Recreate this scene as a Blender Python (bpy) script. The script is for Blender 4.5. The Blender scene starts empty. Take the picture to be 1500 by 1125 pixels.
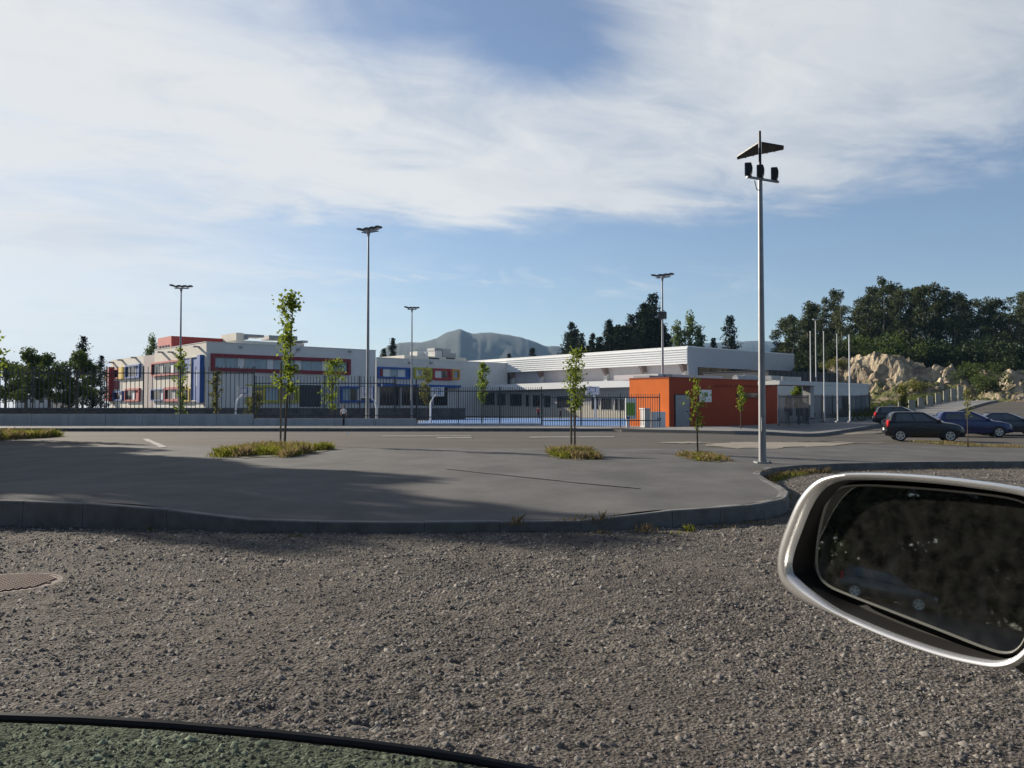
import bpy, math, random
import numpy as np
from mathutils import Vector, Matrix
rad = math.radians
SC = bpy.context.scene
COL = SC.collection
F = 1250.0; H = 1.45; PITCH = math.atan(35.5 / F)

# ------------------------------------------------------------ camera
cam = bpy.data.cameras.new('camera'); cam.lens = 30.0; cam.sensor_width = 36.0
cam.clip_start = 0.02; cam.clip_end = 20000
co = bpy.data.objects.new('camera', cam); COL.objects.link(co)
co.location = (0, 0, H); co.rotation_euler = (math.pi / 2 + PITCH, 0, 0)
SC.camera = co

# ------------------------------------------------------------ light, sky, exposure
SUN_EL = rad(21.0); SUN_AZ = rad(-53.0)          # azimuth from +Y, negative = towards -X
SUN_DIR = Vector((math.sin(SUN_AZ) * math.cos(SUN_EL), math.cos(SUN_AZ) * math.cos(SUN_EL), math.sin(SUN_EL)))
sl = bpy.data.lights.new('sun', 'SUN'); sl.energy = 5.0; sl.angle = rad(0.55); sl.color = (1.0, 0.90, 0.76)
so = bpy.data.objects.new('sun', sl); COL.objects.link(so)
so.rotation_euler = (-SUN_DIR).to_track_quat('-Z', 'Y').to_euler(); so.location = (-40, 20, 60)
SC.view_settings.view_transform = 'Standard'; SC.view_settings.look = 'None'
SC.view_settings.exposure = 1.0; SC.view_settings.gamma = 1.0; SC.view_settings.use_curve_mapping = False
SC.cycles.use_denoising = True
SC.cycles.max_bounces = 8; SC.cycles.transparent_max_bounces = 12
SC.cycles.volume_bounces = 0

def build_world():
    w = bpy.data.worlds.new('World'); SC.world = w; w.use_nodes = True
    nt = w.node_tree; nt.nodes.clear(); N = nt.nodes; L = nt.links
    def put(sock, val):
        if isinstance(val, (int, float)): sock.default_value = val
        elif isinstance(val, (tuple, list)): sock.default_value = val
        else: L.new(val, sock)
    def m(op, a, b=None, c=None, clamp=False):
        n = N.new('ShaderNodeMath'); n.operation = op; n.use_clamp = clamp
        put(n.inputs[0], a)
        if b is not None: put(n.inputs[1], b)
        if c is not None: put(n.inputs[2], c)
        return n.outputs[0]
    def smooth(x, lo, hi, to0=0.0, to1=1.0):
        n = N.new('ShaderNodeMapRange'); n.interpolation_type = 'SMOOTHSTEP'
        put(n.inputs['Value'], x); put(n.inputs['From Min'], lo); put(n.inputs['From Max'], hi)
        n.inputs['To Min'].default_value = to0; n.inputs['To Max'].default_value = to1
        return n.outputs[0]
    def gauss(az, el, a0, e0, sa, se):
        da = m('DIVIDE', m('SUBTRACT', az, a0), sa); de = m('DIVIDE', m('SUBTRACT', el, e0), se)
        return m('EXPONENT', m('MULTIPLY', m('ADD', m('MULTIPLY', da, da), m('MULTIPLY', de, de)), -1.0))
    def mix(f, a, b):
        n = N.new('ShaderNodeMix'); n.data_type = 'RGBA'
        put(n.inputs['Factor'], f); put(n.inputs[6], a); put(n.inputs[7], b)
        return n.outputs[2]
    tc = N.new('ShaderNodeTexCoord'); sep = N.new('ShaderNodeSeparateXYZ')
    L.new(tc.outputs['Generated'], sep.inputs[0])
    x, y, z = sep.outputs
    az = m('ARCTAN2', x, y); el = m('ARCSINE', m('MAXIMUM', z, 0.0))
    den = m('ADD', m('MAXIMUM', z, 0.0), 0.13)
    comb = N.new('ShaderNodeCombineXYZ')
    # streaks of the cirrus run a little across the view, so stretch along one ground direction
    px_ = m('DIVIDE', x, den); py_ = m('DIVIDE', y, den)
    L.new(m('ADD', m('MULTIPLY', px_, 0.80), m('MULTIPLY', py_, 0.45)), comb.inputs[0])
    L.new(m('ADD', m('MULTIPLY', px_, -0.62), m('MULTIPLY', py_, 1.25)), comb.inputs[1])
    def noise(scale, detail, rough, dist, off):
        mp = N.new('ShaderNodeMapping'); mp.inputs['Location'].default_value = off
        L.new(comb.outputs[0], mp.inputs[0])
        n = N.new('ShaderNodeTexNoise'); L.new(mp.outputs[0], n.inputs['Vector'])
        n.inputs['Scale'].default_value = scale; n.inputs['Detail'].default_value = detail
        n.inputs['Roughness'].default_value = rough; n.inputs['Distortion'].default_value = dist
        return n.outputs[0]
    n1 = noise(1.15, 9, 0.60, 0.9, (3.1, 1.7, 0)); n2 = noise(3.2, 8, 0.62, 0.6, (7.3, 4.4, 2)); n3 = noise(0.7, 3, 0.5, 0.2, (1.0, 9.0, 5))
    nn = m('ADD', m('MULTIPLY', m('SUBTRACT', n1, 0.5), 0.9), m('MULTIPLY', m('SUBTRACT', n2, 0.5), 0.45))
    low = m('ADD', m('MULTIPLY', az, 0.07), 0.195)
    ew = m('ADD', el, m('MULTIPLY', nn, 0.10))
    above = smooth(m('SUBTRACT', ew, low), -0.015, 0.060)
    veil = smooth(az, 0.08, -0.5, 0.0, 0.80)
    gap = m('MULTIPLY', gauss(az, el, -0.12, 0.475, 0.25, 0.075), 1.15)
    gap2 = m('MULTIPLY', gauss(az, el, 0.05, 0.40, 0.09, 0.05), 0.55)
    gap3 = m('MULTIPLY', gauss(az, el, -0.42, 0.235, 0.10, 0.022), 0.30)
    gap4 = m('MULTIPLY', gauss(az, el, 0.30, 0.30, 0.22, 0.03), 0.12)
    body = m('SUBTRACT', m('SUBTRACT', m('SUBTRACT', m('SUBTRACT', m('MULTIPLY', above, 0.86), gap), gap2), gap3), gap4)
    d = m('ADD', m('ADD', m('MAXIMUM', body, m('MULTIPLY', veil, 0.9)), m('MULTIPLY', m('MULTIPLY', nn, 1.25), m('ADD', m('MULTIPLY', above, 0.75), 0.25))), 0.02)
    a_cloud = smooth(d, 0.04, 1.02, 0.0, 0.90)
    wisp = m('MULTIPLY', m('MULTIPLY', gauss(az, el, -0.06, 0.145, 0.30, 0.018), smooth(n2, 0.48, 0.72)), 0.55)
    back = smooth(m('ABSOLUTE', az), 0.75, 1.5, 1.0, 0.25)
    a_all = m('MULTIPLY', m('MULTIPLY', m('MINIMUM', m('ADD', m('ADD', a_cloud, wisp), 0.07), 0.95), back), smooth(el, 0.5, 1.0, 1.0, 0.35))
    sky = N.new('ShaderNodeTexSky'); sky.sky_type = 'NISHITA'; sky.sun_disc = False
    sky.sun_elevation = SUN_EL; sky.sun_rotation = SUN_AZ
    sky.altitude = 200; sky.air_density = 1.0; sky.dust_density = 0.45; sky.ozone_density = 1.6
    # forward scattering: cloud and veil are whiter towards the sun
    vm = N.new('ShaderNodeVectorMath'); vm.operation = 'DOT_PRODUCT'
    L.new(tc.outputs['Generated'], vm.inputs[0]); vm.inputs[1].default_value = SUN_DIR
    tow = smooth(vm.outputs['Value'], -0.2, 0.92)
    shade = m('ADD', m('MULTIPLY', m('SUBTRACT', n3, 0.5), 0.9), m('MULTIPLY', m('SUBTRACT', n2, 0.5), 0.9))
    ccol = mix(m('ADD', tow, shade, clamp=True), (4.8, 5.25, 5.9, 1), (8.2, 8.3, 8.3, 1))
    hs = N.new('ShaderNodeMix'); hs.data_type = 'RGBA'; hs.blend_type = 'MULTIPLY'
    hs.inputs['Factor'].default_value = 1.0
    L.new(sky.outputs[0], hs.inputs[6]); hs.inputs[7].default_value = (SKY_TINT[0], SKY_TINT[1], SKY_TINT[2], 1)
    bg = N.new('ShaderNodeBackground'); bg.inputs['Strength'].default_value = SKY_STRENGTH
    L.new(mix(a_all, hs.outputs[2], ccol), bg.inputs['Color'])
    out = N.new('ShaderNodeOutputWorld'); L.new(bg.outputs[0], out.inputs[0])
SKY_STRENGTH = 0.05
SKY_TINT = (0.99, 1.04, 1.15)
build_world()

# ------------------------------------------------------------ helpers
def sstep(a, b, x):
    t = min(1.0, max(0.0, (x - a) / (b - a))); return t * t * (3 - 2 * t)
def ray(px, py):
    x = (px - 750) / F; y = (562.5 - py) / F
    return Vector((x, math.cos(PITCH) - y * math.sin(PITCH), math.sin(PITCH) + y * math.cos(PITCH)))
def at(px, py, Y):
    d = ray(px, py); return Vector((0, 0, H)) + d * (Y / d.y)
def interp(x, xs, ys): return float(np.interp(x, xs, ys))

# kerb line of the near pavement, world X -> Y, and its top height
KX = [-60, -8, -6.2, -4.6, -2.9, -1.2, 0.9, 1.6, 2.9, 3.45, 3.85, 4.15, 4.35, 4.5, 4.75, 5.1, 5.7, 6.5, 7.6, 9.5, 12.6, 20, 40]
KY = [10.9, 10.6, 10.5, 10.3, 10.0, 9.95, 10.1, 10.3, 10.9, 11.4, 12.0, 12.8, 13.8, 15.0, 16.4, 17.4, 18.5, 19.3, 19.9, 20.4, 20.8, 21.2, 21.6]
KZX = [-60, -7, -6.2, -4.6, -3.6, -2.9, -1.2, 0.9, 1.6, 2.9, 4.4, 6, 40]
KZ = [.33, .33, .325, .285, .20, .135, .125, .125, .20, .205, .20, .17, .17]
def kerb_y(X): return interp(X, KX, KY)
def kerb_z(X): return interp(X, KZX, KZ)
def dip(X, Y):
    return -0.42 * sstep(10, 19, X) * sstep(23, 40, Y) * (1 - sstep(50, 64, Y))
def paved_z(X, Y):
    k = sstep(0, 5.0, Y - kerb_y(X))
    return kerb_z(X) * (1 - k) + 0.18 * k + dip(X, Y)
def on_ground(px, py, zf=None):
    zf = zf or paved_z
    z = 0.18; p = None
    for _ in range(40):
        d = ray(px, py); s = (z - H) / d.z; p = Vector((0, 0, H)) + d * s
        z = 0.5 * z + 0.5 * zf(p.x, p.y)
    p.z = zf(p.x, p.y); return p

# ---- materials
MATS = {}
def mat(name, col, rough=0.75, metal=0.0, var=0.12, scale=3.0, bump=0.0, bscale=30.0, col2=None, thr=None, stretch=None, spec=0.4, detail=6):
    """Principled material whose colour wanders with a noise on world position; optional second colour in patches; optional bump."""
    if name in MATS: return MATS[name]
    m = bpy.data.materials.new(name); m.use_nodes = True
    nt = m.node_tree; N = nt.nodes; L = nt.links; b = N['Principled BSDF']
    b.inputs['Roughness'].default_value = rough; b.inputs['Metallic'].default_value = metal
    b.inputs['Specular IOR Level'].default_value = spec
    geo = N.new('ShaderNodeNewGeometry'); mp = N.new('ShaderNodeMapping'); L.new(geo.outputs['Position'], mp.inputs[0])
    if stretch: mp.inputs['Scale'].default_value = stretch
    nz = N.new('ShaderNodeTexNoise'); nz.inputs['Scale'].default_value = scale; nz.inputs['Detail'].default_value = detail
    nz.inputs['Roughness'].default_value = 0.65; L.new(mp.outputs[0], nz.inputs['Vector'])
    r = N.new('ShaderNodeValToRGB'); e = r.color_ramp.elements
    c2 = col2 or tuple(c * (1 - 2 * var) for c in col); c1 = col if col2 else tuple(min(1, c * (1 + var)) for c in col)
    lo, hi = thr or (0.32, 0.68)
    e[0].position = lo; e[0].color = (*c2, 1); e[1].position = hi; e[1].color = (*c1, 1)
    L.new(nz.outputs[0], r.inputs[0]); L.new(r.outputs[0], b.inputs['Base Color'])
    if bump:
        n2 = N.new('ShaderNodeTexNoise'); n2.inputs['Scale'].default_value = bscale; n2.inputs['Detail'].default_value = 5
        L.new(mp.outputs[0], n2.inputs['Vector'])
        bp = N.new('ShaderNodeBump'); bp.inputs['Strength'].default_value = bump; bp.inputs['Distance'].default_value = 0.02
        L.new(n2.outputs[0], bp.inputs['Height']); L.new(bp.outputs[0], b.inputs['Normal'])
    MATS[name] = m; return m
def leaf_mat(name, col, col2, trans=0.4):
    m = bpy.data.materials.new(name); m.use_nodes = True
    nt = m.node_tree; N = nt.nodes; L = nt.links; N.clear()
    geo = N.new('ShaderNodeNewGeometry'); r = N.new('ShaderNodeValToRGB')
    r.color_ramp.elements[0].color = (*col, 1); r.color_ramp.elements[1].color = (*col2, 1)
    L.new(geo.outputs['Random Per Island'], r.inputs[0])
    d = N.new('ShaderNodeBsdfDiffuse'); t = N.new('ShaderNodeBsdfTranslucent'); mx = N.new('ShaderNodeMixShader'); o = N.new('ShaderNodeOutputMaterial')
    gl = N.new('ShaderNodeBsdfGlossy'); gl.inputs['Roughness'].default_value = 0.6; m2 = N.new('ShaderNodeMixShader'); m2.inputs[0].default_value = 0.012
    L.new(r.outputs[0], d.inputs[0]); L.new(r.outputs[0], t.inputs[0]); mx.inputs[0].default_value = trans
    L.new(d.outputs[0], mx.inputs[1]); L.new(t.outputs[0], mx.inputs[2])
    L.new(mx.outputs[0], m2.inputs[1]); L.new(gl.outputs[0], m2.inputs[2]); L.new(m2.outputs[0], o.inputs[0])
    MATS[name] = m; return m

# ---- objects
def tag(o, label=None, cat=None, group=None, kind=None):
    if label: o['label'] = label
    if cat: o['category'] = cat
    if group: o['group'] = group
    if kind: o['kind'] = kind
    return o
def thing(name, label, cat, loc=(0, 0, 0), rz=0.0, group=None):
    o = bpy.data.objects.new(name, None); COL.objects.link(o); o.empty_display_size = 0.2
    o.location = loc; o.rotation_euler = (0, 0, rz)
    return tag(o, label, cat, group)
def base_of(o):
    p = Vector((0, 0, 0))
    while o is not None: p = p + Vector(o.location); o = o.parent
    return p
def link_mesh(name, me, parent=None, loc=None):
    o = bpy.data.objects.new(name, me); COL.objects.link(o)
    if parent is not None: o.parent = parent
    if loc is not None: o.location = loc
    return o
def copy_tree(o, parent=None):
    c = o.copy(); COL.objects.link(c)
    if parent is not None: c.parent = parent
    for ch in [q for q in bpy.data.objects if q.parent == o]: copy_tree(ch, c)
    return c

class MB:
    """collects shapes; build() links them as ONE mesh object. Points are world points unless local=True."""
    def __init__(s): s.v = []; s.f = []; s.mi = []; s.cur = 0
    def add(s, vs, fs):
        n = len(s.v); s.v += [tuple(p) for p in vs]; s.f += [tuple(i + n for i in f) for f in fs]; s.mi += [s.cur] * len(fs); return s
    def box8(s, p): return s.add(p, [(0, 3, 2, 1), (4, 5, 6, 7), (0, 1, 5, 4), (1, 2, 6, 5), (2, 3, 7, 6), (3, 0, 4, 7)])
    def box(s, x0, x1, y0, y1, z0, z1):
        return s.box8([(x0, y0, z0), (x1, y0, z0), (x1, y1, z0), (x0, y1, z0), (x0, y0, z1), (x1, y0, z1), (x1, y1, z1), (x0, y1, z1)])
    def quad(s, a, b, c, d): return s.add([a, b, c, d], [(0, 1, 2, 3)])
    def tube(s, pts, r, n=8, caps=True):
        pts = [Vector(p) for p in pts]; k = len(pts); rs = r if isinstance(r, (list, tuple)) else [r] * k
        vs = []; ref = None
        for i, p in enumerate(pts):
            t = (pts[min(i + 1, k - 1)] - pts[max(i - 1, 0)]).normalized()
            a = ref - t * ref.dot(t) if ref is not None else (Vector((1, 0, 0)) if abs(t.x) < 0.8 else Vector((0, 1, 0)))
            if ref is None: a = a - t * a.dot(t)
            a.normalize(); ref = a; b = t.cross(a)
            for j in range(n):
                q = 2 * math.pi * j / n; vs.append(p + (a * math.cos(q) + b * math.sin(q)) * rs[i])
        fs = [(i * n + j, i * n + (j + 1) % n, (i + 1) * n + (j + 1) % n, (i + 1) * n + j) for i in range(k - 1) for j in range(n)]
        if caps: fs += [tuple(range(n - 1, -1, -1)), tuple(range((k - 1) * n, k * n))]
        return s.add(vs, fs)
    def loft(s, rings, caps=True):
        n = len(rings[0]); k = len(rings); vs = [p for r in rings for p in r]
        fs = [(i * n + j, i * n + (j + 1) % n, (i + 1) * n + (j + 1) % n, (i + 1) * n + j) for i in range(k - 1) for j in range(n)]
        if caps: fs += [tuple(range(n - 1, -1, -1)), tuple(range((k - 1) * n, k * n))]
        return s.add(vs, fs)
    def prism(s, poly, z0, z1):
        n = len(poly)
        return s.add([(x, y, z0) for x, y in poly] + [(x, y, z1) for x, y in poly],
                     [tuple(range(n - 1, -1, -1)), tuple(range(n, 2 * n))] + [(i, (i + 1) % n, n + (i + 1) % n, n + i) for i in range(n)])
    def mesh(s, name, mats, off=(0, 0, 0), smooth=False, ang=38):
        me = bpy.data.meshes.new(name); o = Vector(off)
        me.from_pydata([tuple(Vector(p) - o) for p in s.v], [], s.f)
        for m_ in (mats if isinstance(mats, (list, tuple)) else [mats]): me.materials.append(m_)
        if any(s.mi): me.polygons.foreach_set('material_index', s.mi)
        if smooth:
            me.polygons.foreach_set('use_smooth', [True] * len(s.f))
            me.set_sharp_from_angle(angle=rad(ang))
        me.update(); return me
    def build(s, name, mats, parent=None, smooth=False, local=False, ang=38):
        off = Vector((0, 0, 0)) if (parent is None or local) else base_of(parent)
        return link_mesh(name, s.mesh(name, mats, off, smooth, ang), parent)

def fast_mesh(name, V, Q, mats, mi=None):
    """numpy verts (n,3), faces (m,k)"""
    me = bpy.data.meshes.new(name); k = Q.shape[1]
    me.vertices.add(len(V)); me.vertices.foreach_set('co', V.astype(np.float32).ravel())
    me.loops.add(Q.size); me.loops.foreach_set('vertex_index', Q.astype(np.int32).ravel())
    me.polygons.add(len(Q)); me.polygons.foreach_set('loop_start', np.arange(0, Q.size, k, dtype=np.int32))
    me.polygons.foreach_set('loop_total', np.full(len(Q), k, dtype=np.int32))
    for m_ in (mats if isinstance(mats, (list, tuple)) else [mats]): me.materials.append(m_)
    if mi is not None: me.polygons.foreach_set('material_index', mi.astype(np.int32))
    me.update(calc_edges=True); return me
def leaf_arrays(c, size, rng, flat=0.0, aspect=0.6):
    """one four-sided leaf per centre: (V, Q)"""
    n = len(c); a = rng.normal(size=(n, 3)); a[:, 2] *= (1 - flat); a /= np.linalg.norm(a, axis=1)[:, None] + 1e-9
    b = rng.normal(size=(n, 3)); b -= a * (a * b).sum(1)[:, None]; b /= np.linalg.norm(b, axis=1)[:, None] + 1e-9
    s = np.asarray(size).reshape(-1, 1) * np.ones((n, 1)); w = s * aspect
    nn = np.cross(a, b) * s * 0.15
    V = np.stack([c - a * s, c + b * w + nn, c + a * s, c - b * w + nn], axis=1).reshape(-1, 3)
    return V, np.arange(4 * n).reshape(n, 4)
def grid_sheet(name, xs, ys_of, zf, material, ny):
    V = []; nx = len(xs)
    for X in xs:
        y0, y1 = ys_of(X)
        for j in range(ny):
            Y = y0 + (y1 - y0) * (j / (ny - 1)); V.append((X, Y, zf(X, Y)))
    f = [(i * ny + j, (i + 1) * ny + j, (i + 1) * ny + j + 1, i * ny + j + 1) for i in range(nx - 1) for j in range(ny - 1)]
    me = bpy.data.meshes.new(name); me.from_pydata(V, [], f); me.materials.append(material)
    me.polygons.foreach_set('use_smooth', [True] * len(f)); me.update()
    return tag(link_mesh(name, me), kind='structure')
from mathutils import noise as mnoise
# ------------------------------------------------------------ materials
asphalt = mat('asphalt_pale', (0.0947, 0.0919, 0.0886), rough=0.85, col2=(0.0545, 0.0535, 0.0525), scale=0.8, thr=(0.36, 0.64), detail=12, bump=0.35, bscale=55, stretch=(1, 0.6, 1), spec=0.25)
asphalt_road = mat('asphalt_brown', (0.0871, 0.0766, 0.0644), rough=0.9, col2=(0.0554, 0.0496, 0.0443), scale=0.35, thr=(0.32, 0.66), bump=0.3, bscale=40, stretch=(0.5, 1.3, 1), spec=0.2)
concrete = mat('concrete', (0.2448, 0.2448, 0.2380), rough=0.9, col2=(0.1496, 0.1496, 0.1462), scale=2.2, thr=(0.3, 0.7), bump=0.2, bscale=60, spec=0.2)
kerb_mat = mat('kerb_concrete', (0.2040, 0.2040, 0.1972), rough=0.9, col2=(0.1156, 0.1122, 0.1054), scale=3.5, thr=(0.3, 0.72), bump=0.35, bscale=70, spec=0.2)
yard_mat = mat('yard_paving', (0.1360, 0.1360, 0.1360), rough=0.9, var=0.12, scale=0.4)
court_blue = mat('court_blue', (0.065, 0.17, 0.38), rough=0.8, var=0.06, scale=0.3)
earth = mat('earth', (0.0980, 0.0805, 0.0525), rough=0.95, col2=(0.0420, 0.0525, 0.0210), scale=0.05)
dust = mat('pale_dust', (0.2040, 0.1768, 0.1394), rough=0.95, var=0.12, scale=1.5)
line_paint = mat('worn_white_paint', (0.3128, 0.2992, 0.2856), rough=0.8, col2=(0.1360, 0.1292, 0.1224), scale=4.0, thr=(0.35, 0.6))

def gravel_base_mat():
    m = bpy.data.materials.new('gravel_base'); m.use_nodes = True
    nt = m.node_tree; N = nt.nodes; L = nt.links; b = N['Principled BSDF']
    b.inputs['Roughness'].default_value = 0.95; b.inputs['Specular IOR Level'].default_value = 0.1
    g = N.new('ShaderNodeNewGeometry')
    n1 = N.new('ShaderNodeTexNoise'); n1.inputs['Scale'].default_value = 1.1; n1.inputs['Detail'].default_value = 5; L.new(g.outputs['Position'], n1.inputs['Vector'])
    v = N.new('ShaderNodeTexVoronoi'); v.inputs['Scale'].default_value = 48; L.new(g.outputs['Position'], v.inputs['Vector'])
    n3 = N.new('ShaderNodeTexNoise'); n3.inputs['Scale'].default_value = 22; n3.inputs['Detail'].default_value = 8; n3.inputs['Roughness'].default_value = 0.75; L.new(g.outputs['Position'], n3.inputs['Vector'])
    r = N.new('ShaderNodeValToRGB'); r.color_ramp.elements[0].position = 0.33; r.color_ramp.elements[0].color = (0.040, 0.036, 0.033, 1)
    r.color_ramp.elements[1].position = 0.68; r.color_ramp.elements[1].color = (0.195, 0.181, 0.166, 1); L.new(n3.outputs[0], r.inputs[0])
    r2 = N.new('ShaderNodeValToRGB'); r2.color_ramp.elements[0].position = 0.35; r2.color_ramp.elements[0].color = (0.75, 0.72, 0.70, 1)
    r2.color_ramp.elements[1].position = 0.7; r2.color_ramp.elements[1].color = (1.15, 1.12, 1.05, 1); L.new(n1.outputs[0], r2.inputs[0])
    mx = N.new('ShaderNodeMix'); mx.data_type = 'RGBA'; mx.blend_type = 'MULTIPLY'; mx.inputs['Factor'].default_value = 1
    L.new(r.outputs[0], mx.inputs[6]); L.new(r2.outputs[0], mx.inputs[7]); L.new(mx.outputs[2], b.inputs['Base Color'])
    ad = N.new('ShaderNodeMath'); ad.operation = 'ADD'; L.new(n3.outputs[0], ad.inputs[0]); L.new(v.outputs['Distance'], ad.inputs[1])
    bp = N.new('ShaderNodeBump'); bp.inputs['Strength'].default_value = 0.9; bp.inputs['Distance'].default_value = 0.02
    L.new(ad.outputs[0], bp.inputs['Height']); L.new(bp.outputs[0], b.inputs['Normal'])
    MATS['gravel_base'] = m; return m
def stone_mat(name, cols):
    m = bpy.data.materials.new(name); m.use_nodes = True
    nt = m.node_tree; N = nt.nodes; L = nt.links; b = N['Principled BSDF']; b.inputs['Roughness'].default_value = 0.9; b.inputs['Specular IOR Level'].default_value = 0.15
    g = N.new('ShaderNodeNewGeometry'); r = N.new('ShaderNodeValToRGB'); e = r.color_ramp.elements
    while len(e) < len(cols): e.new(0.5)
    for i, c in enumerate(cols): e[i].position = i / (len(cols) - 1); e[i].color = (*c, 1)
    L.new(g.outputs['Random Per Island'], r.inputs[0])
    n = N.new('ShaderNodeTexNoise'); n.inputs['Scale'].default_value = 1.0; n.inputs['Detail'].default_value = 4; L.new(g.outputs['Position'], n.inputs['Vector'])
    r2 = N.new('ShaderNodeValToRGB'); r2.color_ramp.elements[0].position = 0.35; r2.color_ramp.elements[0].color = (0.72, 0.69, 0.68, 1)
    r2.color_ramp.elements[1].position = 0.7; r2.color_ramp.elements[1].color = (1.1, 1.08, 1.03, 1); L.new(n.outputs[0], r2.inputs[0])
    mx = N.new('ShaderNodeMix'); mx.data_type = 'RGBA'; mx.blend_type = 'MULTIPLY'; mx.inputs['Factor'].default_value = 1
    L.new(r.outputs[0], mx.inputs[6]); L.new(r2.outputs[0], mx.inputs[7]); L.new(mx.outputs[2], b.inputs['Base Color'])
    MATS[name] = m; return m
gravel_base = gravel_base_mat()
stone = stone_mat('road_stone', [(0.045, 0.041, 0.039), (0.105, 0.097, 0.090), (0.172, 0.158, 0.147), (0.152, 0.143, 0.134), (0.30, 0.285, 0.26), (0.192, 0.176, 0.163)])

# ------------------------------------------------------------ ground sheets
def foot_q(X, Y): return (X - 58.8) * 0.66 + (Y - 98) * 0.75
def rise(X, Y): return 2.1 * sstep(-45, 2, foot_q(X, Y)) * sstep(22, 36, X)
def road_z(X, Y): return paved_z(X, Y) + rise(X, Y)
def kerb2_y(X): return 42.3 + (X - 11) * 1.23
def edge_y(X): return interp(X, [-60, -13, -6, 0, 8, 12, 17, 30, 60], [29.5, 29.5, 28, 27, 27.2, 29.5, 36.5, 38, 38])

b = MB(); b.quad((-5000, -2700, -.35), (5000, -2700, -.35), (5000, 6000, -.35), (-5000, 6000, -.35))
tag(b.build('ground', earth), kind='structure')
def relief(X, Y):
    """broken worn macadam: shallow pits and ridges a hand wide, a little longer across the view"""
    a = mnoise.noise(Vector((X * 5.5, Y * 7.5, .3))) ; c = mnoise.noise(Vector((X * 12, Y * 16, 4.1))); d = mnoise.noise(Vector((X * 27, Y * 33, 9.2))); e = mnoise.noise(Vector((X * .8, Y * .8, 2.2)))
    h = .010 * a + .009 * c + .005 * d; return (h - max(0, -a - .2) * .018) * (.9 + .7 * e)
def near_gravel():
    nx, ny = 620, 330; V = np.zeros((nx, ny, 3)); 
    for j in range(ny):
        Y = 2.3 + 8.9 * (j / (ny - 1)); W = .70 * Y + 1.2
        for i in range(nx):
            X = (2 * i / (nx - 1) - 1) * W; f = sstep(0, .12, min(j / 8, (ny - 1 - j) / 8, i / 8, (nx - 1 - i) / 8) * .12); r2 = math.hypot(X + 4.2, Y - 7.1); f *= sstep(.43, .62, r2) if r2 < .7 else 1
            V[i, j] = (X, Y, .006 + relief(X, Y) * f - (.0) )
    I = np.arange(nx * ny).reshape(nx, ny); Q = np.stack([I[:-1, :-1], I[1:, :-1], I[1:, 1:], I[:-1, 1:]], -1).reshape(-1, 4)
    yk = np.interp(V[..., 0], KX, KY); V[..., 2] = np.where(V[..., 1] > yk + .02, -.06, V[..., 2])
    r2 = np.hypot(V[..., 0] + 4.2, V[..., 1] - 7.1); V[..., 2] = np.where(r2 < .425, -.03, V[..., 2])
    me = fast_mesh('gravel_lot', V.reshape(-1, 3), Q, gravel_base); me.polygons.foreach_set('use_smooth', [True] * len(Q)); me.update(); tag(link_mesh('gravel_lot', me), kind='structure')
grid_sheet('gravel_lot', list(np.arange(-45, 46, 1.0)), lambda X: (-25, kerb_y(X) + 0.05), lambda X, Y: -.035 if (2.6 < Y < 11.0 and abs(X) < .70 * Y + .3) else 0.0, gravel_base, 60)
near_gravel()
xs = sorted(set(list(np.arange(-60, 72, 1.0)) + list(np.arange(-9, 13, 0.25))))
grid_sheet('pavement', xs, lambda X: (kerb_y(X) + 0.13, edge_y(X)), lambda X, Y: paved_z(X, Y) - 0.004 * (Y > kerb_y(X) + .2), asphalt, 30)
def road_top(X):
    if X < 10.9: return 47.05 if X < 5.8 else 56.0
    return min(kerb2_y(X) + .05, 98 - 3 / 0.75 - (X - 58.8) * 0.88)
grid_sheet('road', sorted(list(np.arange(-70, 90, 1.0)) + [5.79, 5.81, 10.89, 10.91]), lambda X: (edge_y(X) - 0.03, road_top(X)), lambda X, Y: road_z(X, Y) - 0.010, asphalt_road, 34)
# yard of the school behind the street wall
b = MB(); b.prism([(-160, 55), (14, 55), (30, 75), (36, 84), (36, 190), (-160, 190)], -.3, 0.165); tag(b.build('schoolyard', yard_mat), kind='structure')
b = MB(); b.quad((-8.2, 61.5, .17), (13.6, 61.5, .17), (19.0, 106, .17), (-9.5, 112, .17)); tag(b.build('sports_court', court_blue), kind='structure')

# ---- pavement in front of the wall, far side of the road, and the one by the gate
pav2 = mat('paving_slabs', (0.1836, 0.1802, 0.1734), rough=0.9, col2=(0.1292, 0.1258, 0.1224), scale=0.8)
b = MB(); b.box(-70, 5.6, 47.18, 55.0, 0.0, 0.335); tag(b.build('footpath', pav2), kind='structure')
b = MB(); A = Vector((11, 42.3)); D2 = Vector((0.631, 0.776)); N2 = Vector((-0.776, 0.631))
def k2(t, o): p = A + D2 * t + N2 * o; return p.x, p.y
rows = []
for t in np.arange(0, 71, 2.5):
    r = []
    for o in (0.16, 3.0, 6.5):
        X, Y = k2(t, o); r.append((X, Y, road_z(X, Y) + 0.15 + 0.0 * o))
    rows.append(r)
vs = [p for r in rows for p in r]; fs = []
for i in range(len(rows) - 1):
    for j in range(2): fs.append((i * 3 + j, i * 3 + j + 1, i * 3 + j + 4, i * 3 + j + 3))
n3 = len(vs); vs += [(x, y, z - .4) for x, y, z in rows[0]]; fs += [(0, 1, n3 + 1, n3), (1, 2, n3 + 2, n3 + 1)]
b.add(vs, fs); tag(b.build('footpath', pav2), kind='structure')

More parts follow.
